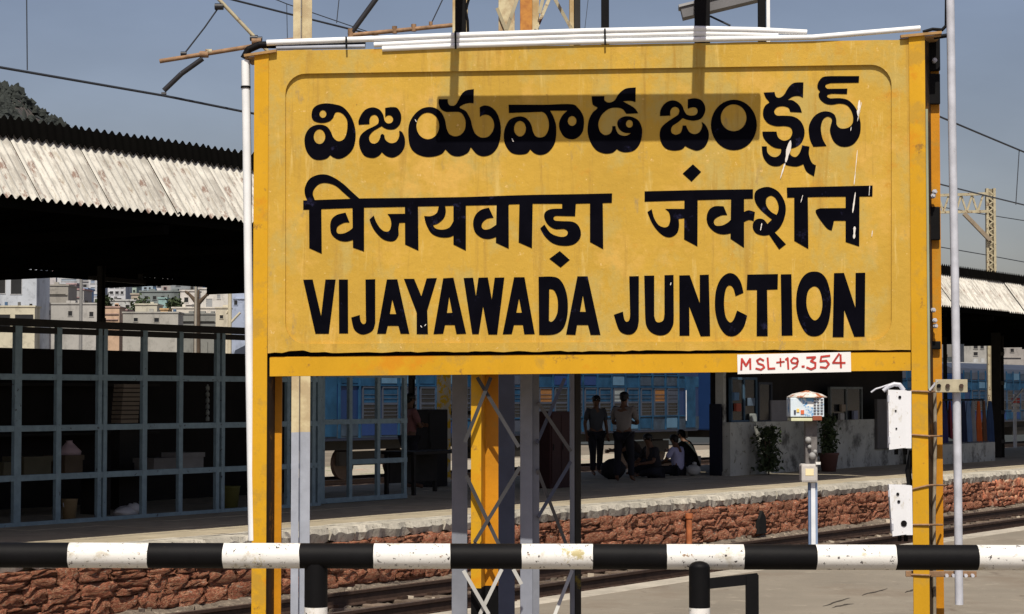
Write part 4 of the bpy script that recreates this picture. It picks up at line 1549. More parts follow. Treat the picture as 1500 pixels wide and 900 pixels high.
person('taller man standing with folded arms in a pale beige shirt behind the board', foot(914, 706), math.radians(-20), standing('folded', .03), flat('beige_shirt', (0.20, 0.18, 0.17), .9), DKT, 1.04)
person('man in a pinkish shirt standing at the desk beside the open barred gate', onz(599, 716, .014), math.radians(-60), standing('folded', .03), flat('pink_shirt', (0.20, 0.09, 0.09), .9), DKT, 1.02)
person('person in a lavender white shirt sitting on the platform, back turned', foot(994, 697), math.radians(55), sitting(.04), flat('lavender_shirt', (0.40, 0.40, 0.60), .9), DKT, 1.0)
person('dark clothed person sitting on the platform, left of the lavender shirt', foot(962, 700), math.radians(120), sitting(.14), flat('dark_shirt', (0.02, 0.018, 0.022), .9), DKT, 1.05)
person('dark clothed person squatting beside the taller standing man', foot(938, 697), math.radians(100), squatting(), flat('dark_shirt2', (0.03, 0.022, 0.02), .9), DKT, 1.1)
person('dark clothed person squatting at the right of the seated group', foot(1012, 692), math.radians(60), squatting(.12), flat('dark_shirt3', (0.015, 0.02, 0.02), .9), DKT, 1.0)
m = MB()
c = foot(1016, 697)
m.ball(c + Vector((0, 0, .12)), .15, 14, 9, (1.1, .9, .75), .08)
m.ball(c + Vector((.02, 0, .25)), .05, 8, 6, (1, 1, .9), .1)
tag(m.build('bundle', flat('white_bundle', (0.42, 0.43, 0.42), .9), loc=c), 'small tied whitish bundle on the platform beside the seated group', 'bundle')
m = MB()
c = foot(898, 702)
m.ball(c + Vector((0, 0, .2)), .26, 14, 9, (1.0, .8, .8), .10)
tag(m.build('bag', flat('black_bag', (0.012, 0.012, 0.014), .8), loc=c), 'round black bag standing at the feet of the taller man', 'bag')
# ================================================================== THE STATION SIGN
TH = math.radians(3.6)
BU = Vector((math.cos(TH), -math.sin(TH), 0))
BN = Vector((math.sin(TH), math.cos(TH), 0))      # away from us
O_ = at(853, 580, 11.2)
BO = Vector((O_.x, O_.y, 0))
BM = Matrix(((BU.x, BN.x, 0, BO.x), (BU.y, BN.y, 0, BO.y), (0, 0, 1, 0), (0, 0, 0, 1)))
EYEP = Vector((0, 0, EYE))

def bp(px, py, c=0.0):
    r = ray(px, py)
    t_ = (c - (EYEP - BO).dot(BN)) / r.dot(BN)
    p_ = EYEP + r * t_
    d_ = p_ - BO
    return (d_.dot(BU), p_.z)
def bp3(px, py, c=0.0):
    x, z = bp(px, py, c)
    return (x, c, z)
def bw(px, py, c=0.0):
    return BM @ Vector(bp3(px, py, c))

def smooth_poly(pts, seg=6):
    """closed outline, points (x, y, corner) -> dense polygon"""
    n = len(pts)
    out = []
    for i in range(n):
        p0, p1, p2, p3 = pts[i - 1], pts[i], pts[(i + 1) % n], pts[(i + 2) % n]
        if p1[2] and p2[2]:
            out.append((p1[0], p1[1]))
            continue
        a = p1 if p1[2] else p0
        d_ = p2 if p2[2] else p3
        for k in range(seg):
            t_ = k / seg
            t2, t3 = t_ * t_, t_ * t_ * t_
            out.append(tuple(0.5 * ((2 * p1[q]) + (-a[q] + p2[q]) * t_ + (2 * a[q] - 5 * p1[q] + 4 * p2[q] - d_[q]) * t2 + (-a[q] + 3 * p1[q] - 3 * p2[q] + d_[q]) * t3) for q in (0, 1)))
    return out

def parse(sx, ox, oy, sc=6.0):
    if sx[0] == 'E':
        cx, cy, rx, ry = [float(v) for v in sx[1:].split(',')]
        return [((cx + rx * math.cos(a)) / sc + ox, (cy + ry * math.sin(a)) / sc + oy) for a in [2 * math.pi * k / 40 for k in range(40)]]
    pts = []
    for tok in sx.replace(')', ') ').split():
        cn = tok.endswith('*')
        a, b_ = tok.rstrip('*').split(',')
        pts.append((float(a), float(b_), cn))
    return [(x / sc + ox, y / sc + oy) for x, y in smooth_poly(pts)]

sign = thing('station_sign', 'large yellow station name board with black lettering in three scripts on yellow steel posts', 'sign', BM @ Vector((0, 0, Z_LOW)))
DR = .018
# panel: recessed field and the raised border round it
def jag(x0, x1, y0, y1, n, amp):
    return [(x0 + (x1 - x0) * i / n, y0 + (y1 - y0) * i / n + rnd.uniform(-amp, amp)) for i in range(n + 1)]
bot = jag(1334, 392, 512.0, 517.0, 90, 1.0)
for i, (x, y) in enumerate(bot):
    if 418 < x < 445:
        bot[i] = (x, y - 2.8)
    if 1290 < x < 1334:
        bot[i] = (x, y - rnd.uniform(-2, 1.5))
outer_px = [(392, 74.5)] + [(392 + (1334 - 392) * i / 40, 74.5 + (58 - 74.5) * i / 40 + rnd.uniform(-.5, .5)) for i in range(1, 40)] + [(1334, 58)] + bot
def rr(x0, x1, ytl, ytr, ybl, ybr, r, n=7):
    out = []
    for (cx, cy, a0) in ((x0 + r, ytl + r, 180), (x1 - r, ytr + r, 270), (x1 - r, ybr - r, 0), (x0 + r, ybl - r, 90)):
        for k in range(n + 1):
            a = math.radians(a0 + 90 * k / n)
            out.append((cx + r * math.cos(a), cy + r * math.sin(a)))
    return out
inner_px = rr(418, 1306, 108, 95, 504, 499, 30)
m = MB(BM)
m.prism([[bp(x, y, 0) for x, y in outer_px]], [], 0.0, .06)
m.build('panel', M_BOARD, sign)
m = MB(BM)
m.prism([[bp(x, y, -DR) for x, y in outer_px]], [[bp(x, y, -DR) for x, y in inner_px]], -DR, -.0005)
m.build('border', M_BOARD, sign)
# bottom beam
m = MB(BM)
c_ = -.021
pts = [bp(395, 524, c_), bp(1334, 516.5, c_), bp(1334, 543, c_), bp(395, 551.5, c_)]
m.prism([[pts[3], pts[2], pts[1], pts[0]]], [], c_, .0)
pts2 = [bp(395, 523, c_), bp(1334, 515.5, c_), bp(1334, 517.5, c_), bp(395, 525, c_)]
m.prism([pts2[::-1]], [], .0005, .09)
pts3 = [bp(395, 549.5, c_), bp(1334, 541, c_), bp(1334, 543, c_), bp(395, 551.5, c_)]
m.prism([pts3[::-1]], [], .0005, .09)
m.build('beam', M_POST, sign)
# posts
def sect(px, z0, z1, name, mats, ctop=None):
    """steel section: front flange, web running back, rear flange; px = (f0, f1, web_end, b1)"""
    f0, f1, we, b1 = px
    zt_, cF, cB = z1, -.026, .20
    X = lambda x, c: bp(x, 560, c)[0]
    m = MB(BM)
    m.box((X(f0, cF), cF, z0), (X(f1, cF), cF + .012, z1))
    m.build(name + '_flange' if 0 else 'front_flange', mats[0], sign)
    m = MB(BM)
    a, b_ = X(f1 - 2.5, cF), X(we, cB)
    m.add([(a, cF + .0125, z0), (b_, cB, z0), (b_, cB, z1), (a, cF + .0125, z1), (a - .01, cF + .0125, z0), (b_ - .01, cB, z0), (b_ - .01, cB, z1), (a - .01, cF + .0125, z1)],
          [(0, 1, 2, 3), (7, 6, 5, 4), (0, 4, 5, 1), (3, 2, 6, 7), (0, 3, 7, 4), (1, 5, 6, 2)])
    m.build('web', flat('web_shade_brown', (0.045, 0.022, 0.008), .8, .5, 5, spots=[((0.20, 0.09, 0.01), 7, .58, .08)]), sign)  # brown darkened to carry the shade in the recess
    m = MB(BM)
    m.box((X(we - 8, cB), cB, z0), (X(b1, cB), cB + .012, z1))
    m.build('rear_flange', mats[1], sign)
zt = bp(380, 78)[1]
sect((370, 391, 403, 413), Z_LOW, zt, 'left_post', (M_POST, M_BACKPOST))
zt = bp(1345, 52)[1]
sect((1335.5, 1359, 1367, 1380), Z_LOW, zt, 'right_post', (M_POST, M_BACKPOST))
# grey strip along the right post front edge
m = MB(BM)
a = bp(1357, 300, -.03)[0]
m.box((a, -.034, bp(1357, 570, -.03)[1]), (a + .012, -.0265, bp(1357, 160, -.03)[1]))
m.build('edge_strip', flat('edge_grey', (0.30, 0.32, 0.22)), sign)
# middle post, black at its foot
cM = .10
zb = bp(700, 862, cM)[1]
def midpost(z0, z1, mf, mb_):
    X = lambda x, c: bp(x, 600, c)[0]
    m = MB(BM)
    m.box((X(690, cM), cM, z0), (X(705, cM), cM + .012, z1))
    m.build('front_flange', mf, sign)
    m = MB(BM)
    a, b_ = X(703, cM), X(711, cM + .16)
    m.add([(a, cM + .0125, z0), (b_, cM + .16, z0), (b_, cM + .16, z1), (a, cM + .0125, z1)], [(0, 1, 2, 3)])
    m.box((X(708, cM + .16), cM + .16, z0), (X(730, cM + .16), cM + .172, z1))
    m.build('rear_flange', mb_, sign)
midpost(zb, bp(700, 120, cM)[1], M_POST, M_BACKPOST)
midpost(Z_LOW, zb - .001, M_BLACK, M_BLACK)
# bolts and black clamp plates on the right post
for (x, y0, y1) in ((1367, 56, 104), (1367, 108, 153), (1367, 303, 352), (1368, 500, 512)):
    a, b_ = bp3(x - 8, y1, .17), bp3(x + 10, y0, .17)
    m = MB(BM)
    m.bbox((a[0], .165, a[2]), (b_[0], .195, b_[2]), .006)
    m.build('clamp_plate', M_BLACK, sign)
for (x, y) in ((1366, 288), (1368, 282), (1366, 455), (1369, 478), (1368, 470), (1368, 90)):
    p_ = bp3(x, y, .15)
    m = MB(BM)
    m.tube(p_, (p_[0], p_[1] - .04, p_[2]), .014, 6)
    m.tube((p_[0], p_[1] - .04, p_[2]), (p_[0], p_[1] - .055, p_[2]), .008, 6)
    m.build('bolt', M_SILVER, sign)
# angle caps over the corners
for (a, b_) in (((358, 82), (405, 75)), ((1319, 54), (1379, 48))):
    m = MB(BM)
    pa, pb = bp3(*a, -.03), bp3(*b_, -.03)
    m.bar((pa[0], -.03, pa[2]), (pb[0], -.03, pb[2]), .03, .014, (0, 0, 1))
    m.bar((pa[0], .09, pa[2] - .012), (pb[0], .09, pb[2] - .012), .20, .010, (0, 0, 1))
    m.build('corner_cap', flat('rusty_cap', (0.42, 0.25, 0.10), .7, .4, 12), sign)

# lettering: each painted sign its own sheet
GL = [
 ('telugu_letter', 440, 110, ["98,350 110,300 150,265 220,250 300,258 370,280 425,335 465,410 485,500 480,590 455,660 400,715 340,738 290,725 262,705* 230,735 170,748 110,735 60,680 38,610 40,540 70,480 120,445 190,438 240,460 270,505 290,550 330,582 375,570 400,530 412,470 410,400 385,355 350,330 315,328 300,345 285,380 250,410 190,422 130,410 105,385"], ["E198,343,30,34", "E168,542,50,65"]),
 ('telugu_letter', 440, 110, ["512,438* 512,400 540,340 580,300 640,285 695,305 728,350 740,400 765,425 800,420 815,390 800,360 770,355 745,372* 745,290* 800,283 850,290 882,340 886,390 870,440 830,475 780,480 740,468 715,450* 680,470 640,495 610,530 605,565 620,595 650,604 680,590 698,560 705,530* 720,518 738,530* 745,565 770,590 805,600 845,585 868,540 868,490* 895,505 918,560 915,630 880,690 820,725 760,715 716,680* 690,710 640,730 570,715 530,660 515,590 530,530 580,485 640,455 680,430 688,395 675,362 650,350 622,362 608,392 608,432*"], []),
 ('telugu_letter', 590, 110, ["48,510 60,420 105,345 170,295 240,282 300,298 345,340 372,400 385,470 410,520 460,540 510,525 545,480 552,420 540,370 505,330 440,325 380,325 335,300 315,250 318,213* 395,213* 400,250 420,270 460,265 490,220 520,165 560,135 625,125* 622,250* 580,248 530,262 500,288 555,320 595,390 612,460 640,520 690,550 745,545 785,505 803,450 795,400 770,365 735,350 700,355 678,370* 676,285* 720,268 780,285 830,340 858,430 860,530 835,630 780,695 710,715 650,695 598,635* 570,685 500,715 430,705 375,655* 340,695 270,718 190,718 110,685 62,620"], ["E220,448,100,117"]),
 ('telugu_letter', 730, 110, ["90,262* 430,262* 640,257 700,290 745,360 752,440 735,510 690,555 640,566 580,545 540,480 535,420 560,360 605,315* 455,315* 485,370 508,450 505,560 480,630 430,685 370,703 320,690 280,655* 250,690 180,700 110,680 60,610 48,530 65,450 105,390 180,365 240,378 285,430 305,500 330,540 375,550 415,530 440,480 443,420 430,370 405,335 380,325* 92,335*"], ["E190,473,52,68", "E648,405,38,43"]),
 ('telugu_letter', 850, 110, ["100,188* 212,186* 215,225 250,243 300,225 340,165 400,120 488,110* 485,240* 440,228 375,232* 430,262 480,295 510,338* 405,343* 370,300 310,288 250,300 190,350 160,420 170,490 210,527 255,520 278,490 282,450* 310,450* 318,490 345,525 400,535 445,512* 390,508 345,480 325,430 340,390 390,365 450,368 510,400 540,460 543,530 520,610 470,665 400,680 350,670 322,652* 280,685 210,690 140,660 90,590 65,500 75,400 110,330 150,290 110,260"], ["E432,430,30,34"]),
 ('telugu_letter', 950, 110, ["100,362* 105,310 135,260 185,228 240,228 290,262 318,325 340,350 375,358 415,350 432,322 420,292 385,285 345,298* 345,215* 400,205 460,220 495,270 495,330 460,385 400,402 340,395 300,380* 260,415 210,450 198,490 210,515 245,525 280,510 295,475 300,445* 330,445* 345,480 370,510 410,520 450,500 472,450 465,412* 500,440 528,500 525,570 490,635 430,665 370,650 322,625* 290,655 220,665 150,645 110,590 98,520 115,460 170,410 230,370 262,345 270,310 250,285 215,285 192,315 192,358*"], []),
 ('telugu_letter', 950, 110, ["E750,440,202,222"], ["E748,377,113,118"]),
 ('telugu_letter', 1110, 110, ["52,155* 148,150* 160,190 190,200 230,175 270,110 320,70 402,65* 398,200* 360,185 310,190 262,220* 310,225 365,270 388,330* 285,325* 270,290 220,275 170,285 145,320 165,355 230,358 310,365 370,400 405,460 410,530 380,600 320,640 240,650 150,640 90,600 50,550 40,498* 165,498* 180,550 230,578 280,560 303,510 290,465 240,450 160,450 90,425 50,370 48,310 70,265 100,240 70,200",
   "35,628* 80,628* 85,680 120,715 165,720 200,690 205,645* 285,645* 288,700 330,722 365,690 385,640 388,618* 455,630* 450,700 475,770 512,795* 495,892* 430,850 400,785* 340,805 260,795 228,775* 190,800 130,800 80,770 45,710"], []),
 ('telugu_letter', 1110, 110, ["892,10* 888,68* 640,72* 600,85 595,105 612,122* 788,120* 785,168* 650,165* 615,175 612,195 640,207* 730,205 800,225 860,290 895,380 905,450 895,530 850,600 790,630 720,625 665,580 635,500 640,450 652,400 640,375 605,368 570,400 555,470 570,560 605,625* 490,632* 460,570 447,480 460,420 500,360 560,325 620,322 670,345 690,390 695,440 730,470 790,465 830,430 838,370 820,310 780,265 720,252 650,262 590,250 545,210 535,170 545,145 525,115 530,70 570,20 640,10*"], []),
 ('devanagari_letter', 440, 245, ["25,293* 560,275* 560,356* 25,375*", "75,330* 78,712* 188,762* 184,330*", "62,295* 40,240 40,180 75,110 140,72 220,65 300,95 380,150 450,215 520,278* 440,278* 380,225 310,165 230,140 165,150 120,195 110,240 128,292*", "397,400* 432,487* 385,490 330,520 318,560 335,585 390,580 450,545 462,520* 462,640* 400,655 330,640 275,590 262,520 275,460 320,420", "457,340* 462,708* 560,742* 560,340*"], []),
 ('devanagari_letter', 440, 245, ["560,275* 1035,270* 1035,347* 560,356*", "608,460* 645,425* 665,480 700,535 740,565 780,560 798,510 790,450 765,412* 940,410* 940,488* 870,490* 862,540 862,600 830,645 780,652 720,630 660,570 625,510", "918,330* 920,680* 1038,735* 1034,330*"], []),
 ('devanagari_letter', 590, 245, ["135,270* 555,263* 555,338* 135,346*", "188,430* 250,430 300,400 318,330* 370,330* 378,390 360,450 310,495 265,510* 290,540 350,550 410,530 448,470* 448,600* 400,618 320,615 250,580 205,500", "445,300* 445,680* 555,735* 555,300*"], []),
 ('devanagari_letter', 590, 245, ["555,263* 935,250* 935,332* 555,338*", "757,357* 798,445* 740,455 700,490 695,530 720,550 770,540 830,500* 830,610* 760,632 690,620 635,570 618,490 640,420 690,375", "825,300* 818,665* 932,718* 930,300*"], []),
 ('devanagari_letter', 740, 245, ["35,250* 242,244* 242,322* 35,328*", "125,310* 118,662* 236,714* 242,310*"], []),
 ('devanagari_letter', 740, 245, ["242,244* 622,238* 622,322* 242,322*", "500,310* 500,365* 400,370 350,400 345,450 380,510 440,545 520,545 550,570 535,605 480,612 400,580 345,505* 308,538* 350,610 420,670 510,692 600,680 655,630 665,570 640,510 590,480 500,475 440,470 425,450 440,430 500,430* 615,432* 622,310*", "480,738* 568,815* 487,883* 388,806*"], []),
 ('devanagari_letter', 740, 245, ["622,238* 940,231* 938,314* 622,322*", "745,310* 745,658* 862,722* 858,300*"], []),
 ('devanagari_letter', 940, 235, ["25,273* 492,262* 492,350* 25,364*", "50,455* 88,430* 110,510 150,570 200,590 235,575 250,520 240,460 205,427* 385,427* 385,508* 325,515* 328,580 310,640 260,675 200,668 140,620 90,550", "375,340* 372,695* 490,758* 492,340*", "450,35* 522,102* 438,188* 360,117*"], []),
 ('devanagari_letter', 940, 235, ["492,262* 978,255* 978,338* 492,350*", "720,405* 752,482* 700,485 645,515 635,550 655,575 710,572 760,545 790,515* 790,640* 720,652 650,635 590,580 570,510 590,440 640,405", "785,330* 780,690* 900,770* 900,330*", "890,458* 940,440 995,455* 985,535* 940,525 890,548*"], []),
 ('devanagari_letter', 1020, 235, ["510,310 530,265 590,238 650,238 720,275 770,350 787,430 770,520 735,590 690,635* 788,738* 728,785* 640,655* 590,662 530,645 498,600 502,545 540,515 590,520 625,560* 665,520* 620,485 560,430 520,370"], ["612,375 620,330 660,312 700,340 722,400 718,450 705,480* 660,455 625,415"]),
 ('devanagari_letter', 1130, 235, ["135,240* 420,233* 420,322* 138,329*", "200,300* 200,708* 325,780* 320,300*"], []),
 ('devanagari_letter', 1130, 235, ["420,233* 890,222* 888,318* 420,322*", "390,440 430,422* 660,420* 660,532* 550,532* 540,580 530,618* 490,600 440,540 400,480", "652,300* 652,718* 772,758* 775,300*"], []),
 ('latin_letter', 440, 380, ["25,180* 108,178* 182,498* 220,178* 310,178* 250,655* 132,655*"], []),
 ('latin_letter', 440, 380, ["338,178* 418,178* 420,652* 340,652*"], []),
 ('latin_letter', 440, 380, ["572,178* 658,175* 658,560* 635,625 575,658 520,655 470,610 447,512* 522,490* 530,545 553,570 575,555 575,500*"], []),
 ('latin_letter', 440, 380, ["760,178* 852,176* 958,655* 880,655* 862,585* 768,585* 752,655* 674,655*"], ["808,355* 786,482* 842,482*"]),
 ('latin_letter', 590, 380, ["10,172* 100,172* 163,325* 210,168* 300,165* 215,450* 222,658* 122,658* 122,470*"], []),
 ('latin_letter', 590, 380, ["355,168* 445,162* 557,655* 472,658* 455,578* 372,578* 355,655* 270,658*"], ["408,330* 388,472* 435,470*"]),
 ('latin_letter', 590, 380, ["535,165* 618,162* 643,322* 665,162* 748,160* 782,350* 808,162* 893,160* 830,662* 752,662* 706,415* 668,658* 610,658*"], []),
 ('latin_letter', 740, 380, ["78,158* 170,158* 260,658* 168,660* 155,578* 78,578* 58,658* -22,660*"], ["122,345* 98,470* 146,470*"]),
 ('latin_letter', 740, 380, ["293,155* 400,152 470,170 520,240 548,350 548,480 520,590 470,645 400,665 298,665*"], ["388,262* 430,275 460,350 460,460 435,525 405,550 385,540*"]),
 ('latin_letter', 740, 380, ["635,150* 725,150* 838,665* 750,665* 728,578* 632,578* 618,665* 535,662*"], ["683,318* 658,462* 708,462*"]),
 ('latin_letter', 890, 380, ["190,150* 275,148* 275,540* 260,610 220,655 160,660 100,620 55,488* 135,460* 148,530 170,550 192,530 198,480*"], []),
 ('latin_letter', 890, 380, ["322,145* 410,143* 410,500* 425,545 455,555 490,535 500,480* 500,140* 580,138* 582,500* 575,580 530,650 455,670 380,640 340,580 330,500*"], []),
 ('latin_letter', 890, 380, ["630,142* 722,140* 810,385* 810,138* 890,135* 902,675* 818,678* 718,415* 720,672* 632,672*"], []),
 ('latin_letter', 1030, 380, ["355,295* 285,325* 265,255 235,230 205,250 188,320 185,420 200,510 235,555 268,530 298,450* 387,495* 360,590 310,655 250,678 190,655 135,570 105,440 110,290 150,180 215,125 280,135 330,200"], []),
 ('latin_letter', 1030, 380, ["388,135* 658,130* 655,265* 562,268* 568,676* 470,676* 472,270* 382,270*"], []),
 ('latin_letter', 1030, 380, ["682,133* 776,131* 786,670* 690,672*"], []),
 ('latin_letter', 1130, 380, ["378,108 440,125 490,190 522,320 522,430 500,560 450,650 380,678 310,655 250,560 220,440 222,300 255,190 310,125"], ["375,238 420,265 445,350 445,430 425,500 385,537 345,510 315,440 308,360 325,275"]),
 ('latin_letter', 1130, 380, ["550,122* 638,120* 738,425* 740,120* 825,118* 820,680* 728,682* 640,445* 635,685* 538,685*"], []),
]
CT = -.0025
for nm, ox, oy, outs, holes in GL:
    m = MB(BM)
    m.prism([[bp(x, y, CT) for x, y in parse(o_, ox, oy)] for o_ in outs], [[bp(x, y, CT) for x, y in parse(h, ox, oy)] for h in holes], CT)
    m.build(nm, M_INK, sign)
# pale drips over the lettering
DRIPS = [("45,-3*", 0, 0)]
dm = MB(BM)
for (x0, y0, x1, y1, w0, w1) in ((1158, 206, 1151, 238, 3.2, 2.4), (1150, 239, 1143, 262, 1.2, .7), (1259, 147, 1257, 170, 1.8, 2.2), (1262, 150, 1256, 178, .7, .6), (1253, 253, 1251, 271, .7, .8), (1253, 282, 1249, 312, 1.6, .8), (1252, 332, 1251, 350, 1.8, 1.4),
                                 (1176, 286, 1173, 297, .6, .5), (1116, 327, 1114, 338, .7, .6), (1274, 272, 1273, 287, .5, .5), (1278, 338, 1277, 347, .7, .5), (1256, 220, 1252, 262, .5, .4), (1247, 186, 1246, 192, .6, .5), (983, 414, 982, 418, 1, .7), (616, 477, 618, 480, .8, .8), (622, 478, 624, 475, .8, .8), (608, 175, 610, 179, .8, .6), (750, 203, 752, 208, 1, .8)):
    L, R = [], []
    n = 7
    for i in range(n + 1):
        t_ = i / n
        x, y = x0 + (x1 - x0) * t_, y0 + (y1 - y0) * t_
        ww = (w0 + (w1 - w0) * t_) * rnd.uniform(.55, 1.2) * (0.3 if i in (0, n) else 1)
        L.append(bp(x - ww, y, CT - .002))
        R.append(bp(x + ww, y, CT - .002))
    dm.add([(a[0], CT - .002, a[1]) for a in L + R], [(i, n + 1 + i, n + 2 + i, i + 1) for i in range(n)])
dm.build('paint_drips', M_CHIP, sign)
# height plate with red lettering
c_ = -.0245
pl = MB(BM)
pl.prism([[bp(1080.0, 519.8, c_), bp(1080.6, 548.3, c_), bp(1246.8, 545.0, c_), bp(1246.2, 515.8, c_)]], [], c_, -.0212)
plate = pl.build('height_plate', flat('plate_white', (0.80, 0.80, 0.80), .6, .08), sign)
RED = flat('plate_red', (0.50, 0.045, 0.035), .6, .3, 20)
def P5(s):
    return [tuple(float(v) for v in q.split(',')) for q in s.split()]
STR = [("495,355 500,265 535,322 570,265 572,350", 17), ("683,278 655,262 628,278 640,304 678,316 690,336 662,356 620,346", 15), ("718,258 725,348 778,345", 16), ("795,295 858,288", 13), ("826,262 828,325", 13),
       ("872,270 888,258 893,348", 16), ("938,255 968,262 975,285 955,302 925,298 915,278 938,255", 14), ("975,285 965,325 928,348", 14), ("1010,330 1026,328", 17), ("1050,254 1120,250 1084,284 1122,300 1120,338 1086,352 1050,338", 17),
       ("1242,238 1172,246 1164,286 1214,280 1236,308 1212,340 1164,334", 16), ("1322,222 1270,298 1372,298", 15), ("1334,232 1338,336", 17)]
c_ = -.0275
prev = None
for k, (s, wd) in enumerate(STR):
    pts = P5(s)
    m = MB(BM)
    polys = []
    for a, b_ in zip(pts[:-1], pts[1:]):
        dx, dy = b_[0] - a[0], b_[1] - a[1]
        L = math.hypot(dx, dy)
        nx, ny = -dy / L * wd / 2, dx / L * wd / 2
        ex, ey = dx / L * wd * .3, dy / L * wd * .3
        q = [(a[0] + nx - ex, a[1] + ny - ey), (b_[0] + nx + ex, b_[1] + ny + ey), (b_[0] - nx + ex, b_[1] - ny + ey), (a[0] - nx - ex, a[1] - ny - ey)]
        polys.append([bp(1000 + x / 5.769, 480 + y / 5.769, c_) for x, y in q])
    m.prism(polys, [], c_)
    m.build('red_stroke', RED, plate)

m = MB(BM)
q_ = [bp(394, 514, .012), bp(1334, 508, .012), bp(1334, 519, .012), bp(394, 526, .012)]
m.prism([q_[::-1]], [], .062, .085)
m.build('gap_shade_strip', M_BLACK, sign)  # black strip added to draw the shade line between panel and beam
# ---- things fixed to the sign
def pathpx(pts, c, r, name, m_, label, cat, group=None, n=10, flare=False):
    P = [bw(x, y, c) for x, y in pts]
    m = MB()
    m.path(P, r, n)
    for q in P[1:-1]:
        m.ball(q, r * 1.0, n, 6)
    o = m.build(name, m_, loc=P[0])
    return tag(o, label, cat, group)
GT = 'white plastic tubes along the top of the sign'
pathpx([(391, 63), (540, 57.5), (675, 52), (860, 46), (1020, 42.5), (1110, 44.5), (1182, 48)], -.02, .0165, 'white_tube', M_TUBE, 'uppermost white tube along the top of the yellow sign', 'tube', GT)
pathpx([(548, 66), (675, 59.5), (860, 53.5), (1020, 49.5), (1140, 52)], -.018, .0150, 'white_tube', M_TUBE, 'middle white tube, between the two others over the sign', 'tube', GT)
pathpx([(560, 72), (675, 67), (860, 61.5), (1020, 58), (1190, 55), (1348, 41.5)], -.022, .0150, 'white_tube', M_TUBE, 'lowest white tube, rising free at the right corner of the sign', 'tube', GT)
pathpx([(405, 70.5), (535, 68)], -.012, .013, 'white_tube', flat('grey_pvc', (0.35, 0.38, 0.45), .4), 'short greyish tube under the white ones at the left of the sign', 'tube', GT)
pathpx([(359.5, 89), (361, 180), (363, 330), (366, 560), (370, 792)], -.005, .0235, 'white_conduit', M_TUBE, 'long white conduit running down beside the left post of the sign', 'conduit')
pathpx([(1390, -120), (1392, 0), (1395, 200), (1399, 420), (1403, 700), (1405, 886)], .0, .0225, 'silver_pipe', M_SILVER, 'long silver pipe standing right of the sign, clamped to its post', 'pipe', n=16)
pathpx([(357, 86), (364, 73), (380, 66), (395, 66), (440, 66), (535, 64)], .03, .020, 'black_cable', M_BLACK, 'thick black cable bundle at the top left corner of the sign', 'cable')
pathpx([(1352, 47), (1366, 43), (1380, 44), (1386, 38), (1387, -60)], .02, .009, 'black_cable', M_BLACK, 'thin black cable bending up beside the silver pipe', 'cable')
pathpx([(1368, 55), (1390, 52), (1393, 49)], .02, .012, 'black_cable', M_BLACK, 'short dark lashing tying the silver pipe to the sign corner', 'cable')
pathpx([(363, 88), (363.5, 150), (366, 300)], .06, .013, 'black_cable', M_BLACK, 'dark cable hanging between white conduit and left post', 'cable')
pathpx([(1369, 560), (1370, 640), (1368, 760), (1369, 895), (1369, 960)], .12, .010, 'thin_conduit', flat('dull_conduit', (0.30, 0.26, 0.2), .6, .5, 9), 'thin pale conduit in the hollow of the right post', 'conduit')
pathpx([(1336, 660), (1330, 690), (1333, 712)], .05, .016, 'black_cable', M_BLACK, 'thick black cable between the two white boxes', 'cable')
pathpx([(1294, 573), (1302, 566), (1310, 563), (1318, 564), (1324, 572)], -.02, .012, 'grey_flex', M_SILVER, 'grey flexible conduit looping over the upper white box', 'conduit')
pathpx([(1276, 575), (1283, 570), (1290, 568), (1310, 561)], .0, .005, 'cut_wire', M_SILVER, 'thin loose wires sticking out left of the upper white box', 'wire')
for k, (x0, x1, yc, dy, lab) in enumerate(((1334, 1380, 573, 1, 'dark lashing wire round the right post at the pipe bracket'), (1334, 1380, 637, 2, 'dark lashing wire below the upper white box'), (1336, 1384, 717, -6, 'slanting lashing wire above the lower white box'), (1336, 1380, 769, 0, 'lashing wire beside the lower white box'), (1334, 1366, 842, 1, 'brown lashing wire just below the striped rail'))):
    P = [bw(x0, yc, -.03), bw(1361, yc + dy, -.032), bw(x1, yc + dy, .16)]
    m = MB()
    m.path(P, .006, 6)
    o = m.build('lashing_wire', M_RUST, loc=P[0])
    tag(o, lab, 'wire', 'lashing wires round the right post')
for (x, y0, y1, k) in ((359.5, 125, 0, 0),):
    m = MB(BM)
    p_ = bp3(360, 128, -.005)
    m.lathe(p_, [(.0245, -.006), (.028, -.006), (.028, .006), (.0245, .006)], 12)
    tag(m.build('wire_tie', M_BLACK, loc=bw(360, 128)), 'dark wire tie near the upper end of the white conduit', 'tie')
for (x, ya, yb, lab) in ((507, 54, 72, 'dark tie round the white tubes near the left end of the sign'), (667, 46, 72, 'dark tie round the white tubes under the thick black mast'), (886, 42, 66, 'dark tie round the white tubes at the thin black mast')):
    m = MB()
    a, b_ = bw(x, ya, -.045), bw(x + .5, yb, -.045)
    m.bar(a, b_, .010, .006, (0, 1, 0))
    tag(m.build('tube_tie', M_BLACK, loc=a), lab, 'tie', 'ties round the white tubes')
